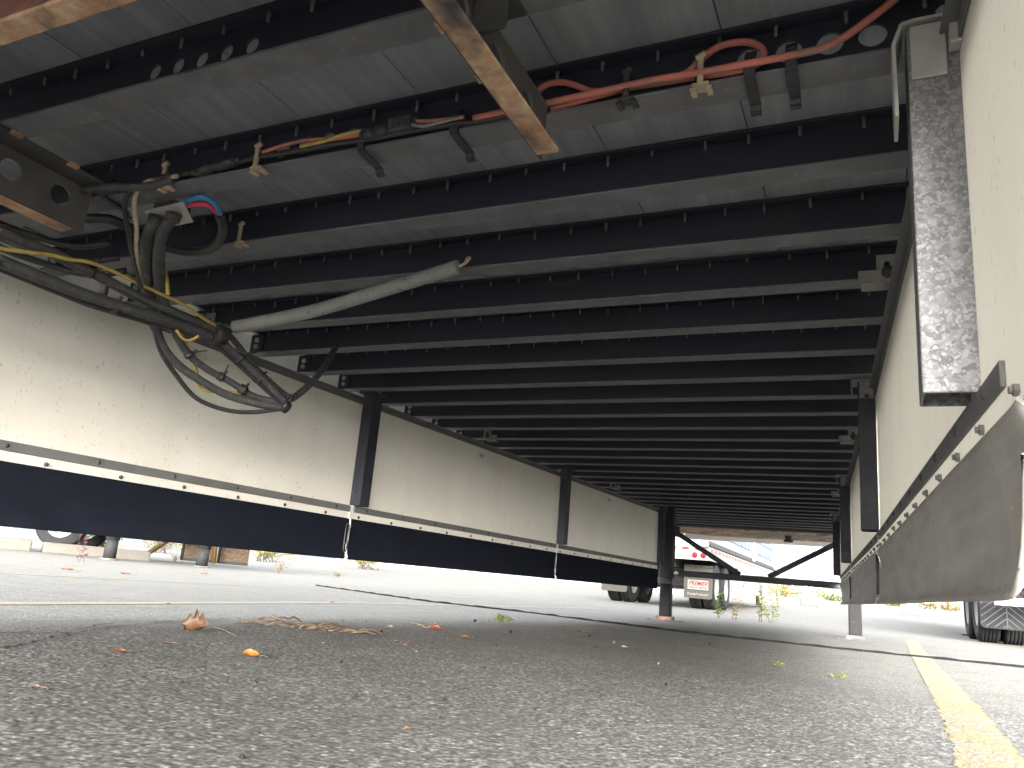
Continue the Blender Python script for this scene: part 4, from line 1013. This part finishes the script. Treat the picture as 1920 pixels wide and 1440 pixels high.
# ------------------------------------------------------------------ plants
def leafquad(m, p, d, up, l, wd, bend=.2):
    d = Vector(d).normalized(); s = d.cross(Vector(up)); s = s.normalized() if s.length > 1e-3 else Vector((1, 0, 0)); u = s.cross(d)
    a = p; b = p + d * l * .5 + s * wd * .5 + u * bend * l * .15; c = p + d * l - u * bend * l * .2; e = p + d * l * .5 - s * wd * .5 + u * bend * l * .15
    m.add([a, b, c, e], [(0, 1, 2, 3)])
def shrub(x, y, rx, ry, h, n, mats, label, seed):
    rg = random.Random(seed); gz = g(y); t = empty('shrub', (x, y, gz), label, 'shrub', 'shrubs along the far edge of the yard')
    m = MB(); tips = []
    for k in range(int(10 + n / 60)):
        a = rg.uniform(0, 6.28); rr_ = rg.random() ** .5; tip = Vector((x + math.cos(a) * rx * rr_, y + math.sin(a) * ry * rr_, gz + h * rg.uniform(.45, 1.0) * (1 - .3 * rr_)))
        mid = Vector((x, y, gz)).lerp(tip, .5) + Vector((0, 0, h * .12)); m.tube([(x + rg.uniform(-.3, .3) * rx, y, gz), mid, tip], .012, 5, 0, 2); tips.append((mid, tip))
    m.build('stems', 'bark', t)
    for q, mt in enumerate(mats):
        m = MB()
        for k in range(n // len(mats)):
            mid, tip = rg.choice(tips); p = mid.lerp(tip, rg.uniform(-.6, 1.05)) + Vector((rg.gauss(0, .13), rg.gauss(0, .13), rg.gauss(0, .11)))
            p.z = max(p.z, gz + .04)
            leafquad(m, p, (rg.gauss(0, 1), rg.gauss(0, 1), rg.gauss(.2, .7)), (rg.gauss(0, .5), rg.gauss(0, .5), 1), rg.uniform(.07, .15), rg.uniform(.04, .08))
        m.build('foliage', mt, t)
sh = [(-3.0, 38.6, 1.3, .8, 1.5, ('leaf_lime', 'leaf_yellow'), 'yellow-green shrub behind the landing gear crossbar'),
      (-.6, 38.2, 1.4, .8, 1.25, ('leaf_lime', 'leaf_green'), 'green shrub left of the right landing leg'),
      (1.6, 37.8, 1.2, .8, 1.15, ('leaf_green', 'leaf_lime'), 'low green shrub behind the right landing leg'),
      (3.6, 37.2, 1.2, .8, 1.05, ('leaf_orange', 'leaf_lime'), 'orange tinted shrub at the right landing leg'),
      (6.4, 36.5, 1.5, .8, .9, ('leaf_lime', 'leaf_yellow'), 'yellowish shrub seen under the right skirt'),
      (9.2, 36.0, 1.5, .8, 1.1, ('leaf_yellow', 'leaf_orange', 'leaf_lime'), 'golden shrub left of the ribbed mud flaps'),
      (-24, 27, 2.0, 1.2, 1.2, ('leaf_lime', 'leaf_yellow'), 'yellow-green shrub under the left skirt'),
      (-20.5, 30, 2.0, 1.0, 1.0, ('leaf_yellow', 'leaf_lime'), 'low yellow shrub right of the left weeds'),
      (-28.5, 25, 2.2, 1.2, 1.3, ('leaf_green', 'leaf_orange'), 'rusty green shrub left of the dry grass tuft'),
      (-17.5, 12.8, 1.0, .7, .55, ('leaf_lime', 'leaf_green'), 'green shrub behind the far left kerb')]
for i, (x, y, rx, ry, h, mats, lab) in enumerate(sh): shrub(x, y, rx, ry, h, 900, mats, lab, 40 + i)
# slender sapling standing behind the cross bar
def weed(x, y, h, nst, mats, stem, label, seed, spread=.12, ll=.06, nl=10, grp='weeds growing in the asphalt'):
    rg = random.Random(seed); gz = g(y); t = empty('weed', (x, y, gz), label, 'weed', grp)
    ms = MB(); ml = MB()
    for k in range(nst):
        a = rg.uniform(0, 6.28); hh = h * rg.uniform(.6, 1); b = Vector((x + rg.uniform(-.03, .03), y + rg.uniform(-.03, .03), gz)); tip = b + Vector((math.cos(a) * spread * rg.random(), math.sin(a) * spread * rg.random(), hh))
        mid = b.lerp(tip, .5) + Vector((rg.uniform(-.02, .02), rg.uniform(-.02, .02), 0)); ms.tube([b, mid, tip], lambda q: max(.0012, .005 * (1 - q) * min(1, h * 2)), 5, 0, 3)
        for q in range(nl):
            f = .1 + .9 * (q + rg.random()) / nl; p = b.lerp(mid, f * 2) if f < .5 else mid.lerp(tip, f * 2 - 1); an = rg.uniform(0, 6.28)
            leafquad(ml, p, (math.cos(an), math.sin(an), rg.uniform(.1, .8)), (0, 0, 1), ll * rg.uniform(.6, 1.2) * (1.2 - f * .6), ll * .38, .5)
    ms.build('stem', stem, t); ml.build('leaves', mats, t); return t
weed(-.95, 10.6, .40, 4, 'leaf_green', 'stem_green', 'leafy green weed at the foot of the lettered trailer wheel', 1, .10, .10, 14)
weed(-.72, 10.5, .52, 7, 'grass_dry', 'stem_dry', 'thin dry weed between two leafy weeds', 2, .22, .06, 9)
weed(-.38, 10.6, .62, 3, 'leaf_lime', 'stem_red', 'tall yellow-green weed with a reddish stalk behind the crossbar', 3, .08, .10, 16)
weed(-.28, 11.1, .55, 5, 'leaf_lime', 'stem_green', 'pale leafy weed right of the red stalked one', 4, .25, .09, 10)
weed(-8.0, 5.7, .36, 3, 'leaf_redstem', 'stem_red', 'red stalked weed below the left truck wheel', 5, .06, .07, 10)
weed(-9.9, 11.6, .34, 16, 'grass_dry', 'stem_dry', 'dry yellow grass tuft right of the grey trailer legs', 6, .30, .06, 6)
weed(-9.8, 13.4, .13, 14, 'grass_dry', 'stem_dry', 'small dry grass tuft farther right under the left skirt', 7, .30, .06, 5)
weed(-.79, 2.93, .045, 5, 'leaf_lime', 'stem_green', 'little bright green sprout on the shaded asphalt', 8, .05, .045, 8)
weed(.782, 2.08, .022, 3, 'leaf_lime', 'stem_green', 'tiny green sprout nearer the tar seam', 9, .03, .022, 5)
weed(.97, 1.90, .02, 3, 'leaf_lime', 'stem_green', 'tiny green sprout nearer the yellow line', 10, .03, .022, 5)
weed(-.64, 1.86, .03, 7, 'husk', 'stem_dry', 'bleached dry sprig beside the red-orange leaf', 11, .12, .02, 4)
weed(5.2, 19, .25, 3, 'leaf_dark', 'stem_dry', 'dark little weed far off under the right skirt', 12, .08, .06, 6)
weed(-14.7, 13.3, .2, 8, 'leaf_orange', 'stem_red', 'rust coloured weed at the foot of the yellow prop', 13, .2, .07, 8)

# ------------------------------------------------------------------ litter on the ground
def leaf(x, y, l, wd, mat, label, yaw, tilt=(0, 0), curl=.3, lobes=0, name='fallen_leaf', stem=.5, lift=.007):
    m = MB(); nt_, nw = (36, 10) if lobes else (14, 6); V = []; F = []
    ph = random.uniform(0, 6)
    for i in range(nt_ + 1):
        t = i / nt_
        hw = wd / 2 * math.sin(math.pi * min(1, max(0, t * .97 + .015))) ** .75
        if lobes: hw *= .80 + .24 * math.cos(2 * math.pi * (lobes * t + .1)) * (1 if t < .9 else .3)
        for k in range(nw + 1):
            q = k / nw * 2 - 1
            ang = q * curl * 1.9 + .25 * curl * math.sin(t * 7 + ph)
            rad = hw / max(.2, curl * 1.9)
            V.append(Vector(((t - .5) * l + .12 * l * abs(q) * (1 if lobes else .3) * (.5 - t), rad * math.sin(ang), rad * (1 - math.cos(ang)) + curl * .7 * l * (t - .5) ** 2 + .05 * l * curl * math.sin(9 * t + 3 * q + ph))))
    for i in range(nt_):
        for k in range(nw):
            F.append((i * (nw + 1) + k, i * (nw + 1) + k + 1, (i + 1) * (nw + 1) + k + 1, (i + 1) * (nw + 1) + k))
    rot = Matrix.Rotation(yaw, 4, 'Z') @ Matrix.Rotation(tilt[0], 4, 'X') @ Matrix.Rotation(tilt[1], 4, 'Y')
    V = [rot @ v for v in V]; zmin = min(v.z for v in V)
    V = [v + Vector((x, y, g(y) + lift - zmin)) for v in V]
    m.add(V, F, True); o = m.build(name, mat); tag(o, label, 'leaf', 'dead leaves on the asphalt')
    if stem:
        e = rot @ Vector((l / 2, 0, .0)); e = Vector((x, y, g(y) + lift - zmin)) + e; d = rot @ Vector((1, 0, 0)); d.z = 0
        m = MB(); q = e + d * l * stem; q.z = g(q.y) + .007; m.tube([e, e.lerp(q, .5) + Vector((0, 0, .003)), q], .0012, 5, 0, 3); m.build('leaf_stalk', 'leaf_dark', o)
    return o
leaf(-.66, .56, .088, .085, 'oak_brown', 'big curled brown oak leaf standing on the asphalt', .42, (R(58), R(-6)), .62, 4, stem=.9)
leaf(-.19, .275, .038, .030, 'leaf_amber', 'small amber leaf in the left foreground', .5, (R(30), R(6)), .5)
leaf(-.346, .05, .03, .02, 'leaf_rust', 'small rust brown leaf left of the amber one', 1.2, (R(10), 0), .4)
leaf(-.03, -.356, .02, .014, 'leaf_dark', 'dark shrivelled leaf near the lower left corner', .7, (R(12), 0), .6)
leaf(-.46, .27, .035, .012, 'leaf_dark', 'dark brown leaf scrap left below the oak leaf', .4, (R(8), 0), .3)
leaf(-.56, 1.77, .052, .032, 'leaf_rust', 'red-orange leaf beside the bleached sprig', .5, (R(32), 0), .4)
leaf(-.31, 1.56, .04, .018, 'leaf_amber', 'yellow-brown leaf with a dark tip near the shade middle', .9, (R(12), 0), .4)
leaf(-.21, .97, .017, .012, 'leaf_amber', 'tiny orange leaf scrap below the straw', .2, (R(15), 0), .4, stem=0)
leaf(-.29, 1.04, .028, .012, 'leaf_dark', 'dark leaf scrap beside the tiny orange scrap', .3, (R(15), 0), .4, stem=0)
leaf(-.65, 1.56, .03, .02, 'husk', 'pale dry leaf curled right of the straw', 1.0, (R(30), 0), .5, stem=0)
leaf(-.41, 2.94, .035, .022, 'leaf_amber', 'orange leaf near the tar seam', .6, (R(18), 0), .4)
leaf(-.31, 2.86, .04, .024, 'leaf_rust', 'reddish leaf just right of the orange one near the seam', .9, (R(18), 0), .4)
leaf(.18, 2.02, .032, .022, 'husk', 'pale tan leaf right of the shade middle', .4, (R(14), 0), .5, stem=0)
leaf(.5, -.156, .010, .008, 'leaf_amber', 'tiny orange flake in the near foreground', .4, (R(10), 0), .4, stem=0)
leaf(-1.95, 2.9, .03, .02, 'leaf_rust', 'small crimson leaf on the far yellow line', .6, (R(18), 0), .4, stem=0)
leaf(-1.62, 1.33, .02, .015, 'leaf_rust', 'tiny brown leaf on the left yellow line', .6, (R(18), 0), .4, stem=0)
leaf(-4.9, 3.26, .11, .05, 'leaf_rust', 'brown leaf far out on the sunlit left asphalt', .6, (R(10), 0), .4)
leaf(-4.7, 3.65, .09, .045, 'leaf_rust', 'red leaf beyond the brown one on the left', .9, (R(12), 0), .4)
leaf(-6.1, 5.9, .10, .05, 'leaf_rust', 'brown leaf pair near the dark shadow band', .2, (R(12), 0), .4)
# corn husk straw
H = empty('dry_husk', (-.64, 1.06, g(1.06)), 'heap of torn tan husk straw on the shaded asphalt', 'straw')
for k in range(30):
    f = k / 29; c = Vector((-.80, .93)).lerp(Vector((-.49, 1.17)), min(1, f * 1.02)); l = random.uniform(.05, .13); a = math.atan2(.24, .31) + random.uniform(-.35, .35); wd = random.uniform(.006, .020)
    m = MB(); z = g(1) + .006 + random.uniform(0, .030) * math.sin(math.pi * min(1, .15 + f)); V = []
    for i in range(7):
        t = i / 6 - .5; ww = wd * (1 - abs(t) * 1.5 * random.uniform(.6, 1.1)); hh = z + .045 * (.25 - t * t) * random.uniform(.3, 1.4)
        px = c.x + math.cos(a) * l * t; py = c.y + math.sin(a) * l * t
        V += [(px - math.sin(a) * ww / 2, py + math.cos(a) * ww / 2, hh), (px, py, hh + .004), (px + math.sin(a) * ww / 2, py - math.cos(a) * ww / 2, hh)]
    m.add(V, [(3 * i + q, 3 * i + q + 1, 3 * i + q + 4, 3 * i + q + 3) for i in range(6) for q in (0, 1)], True); m.build('husk_strip', 'husk' if k % 3 else 'leaf_dark', H)
# pebbles and crumbs
def pebble_mesh(seed, mat):
    rg = random.Random(seed); bm = bmesh.new(); bmesh.ops.create_icosphere(bm, subdivisions=2, radius=1)
    for v in bm.verts: v.co *= rg.uniform(.78, 1.15)
    me = bpy.data.meshes.new('pebble'); bm.to_mesh(me); bm.free(); me.materials.append(MATS[mat]); return me
pm = [pebble_mesh(k, 'pebble') for k in range(3)]; pp = pebble_mesh(9, 'pebble_pale')
for k, (x, y, r) in enumerate([(.018, -.118, .0032), (.073, .003, .003), (.277, .035, .0034), (.394, .144, .0034), (.482, -.026, .003), (-.006, .197, .003), (.463, -.445, .0038), (-.39, 2.157, .008), (-.152, 2.555, .007), (-.043, .422, .0028), (-.27, .464, .003), (.33, 3.06, .008), (.55, .2, .003), (.62, .9, .004), (-.1, 1.4, .005), (.1, 1.9, .006), (-.55, 1.35, .006), (-.85, 2.7, .009), (.2, .7, .003), (-.2, -.1, .003)]):
    o = inst(pm[k % 3], 'pebble', (x, y, g(y) + .0035 + r * .6), None, (k, k * 2, k * 3), 0, (r, r * .9, r * .75)); tag(o, 'small dark pebble lying on the shaded asphalt', 'pebble', 'dark pebbles on the asphalt')
for k, (x, y, r) in enumerate([(-.10, .859, .004), (-.82, 2.8, .010), (.45, 1.5, .004), (-.35, .75, .003), (-.9, 1.75, .006), (.05, 2.3, .006)]):
    o = inst(pp, 'pebble', (x, y, g(y) + .0035 + r * .6), None, (k, k * 2, k * 3), 0, (r, r * .9, r * .75)); tag(o, 'small pale pebble lying on the shaded asphalt', 'pebble', 'pale pebbles on the asphalt')
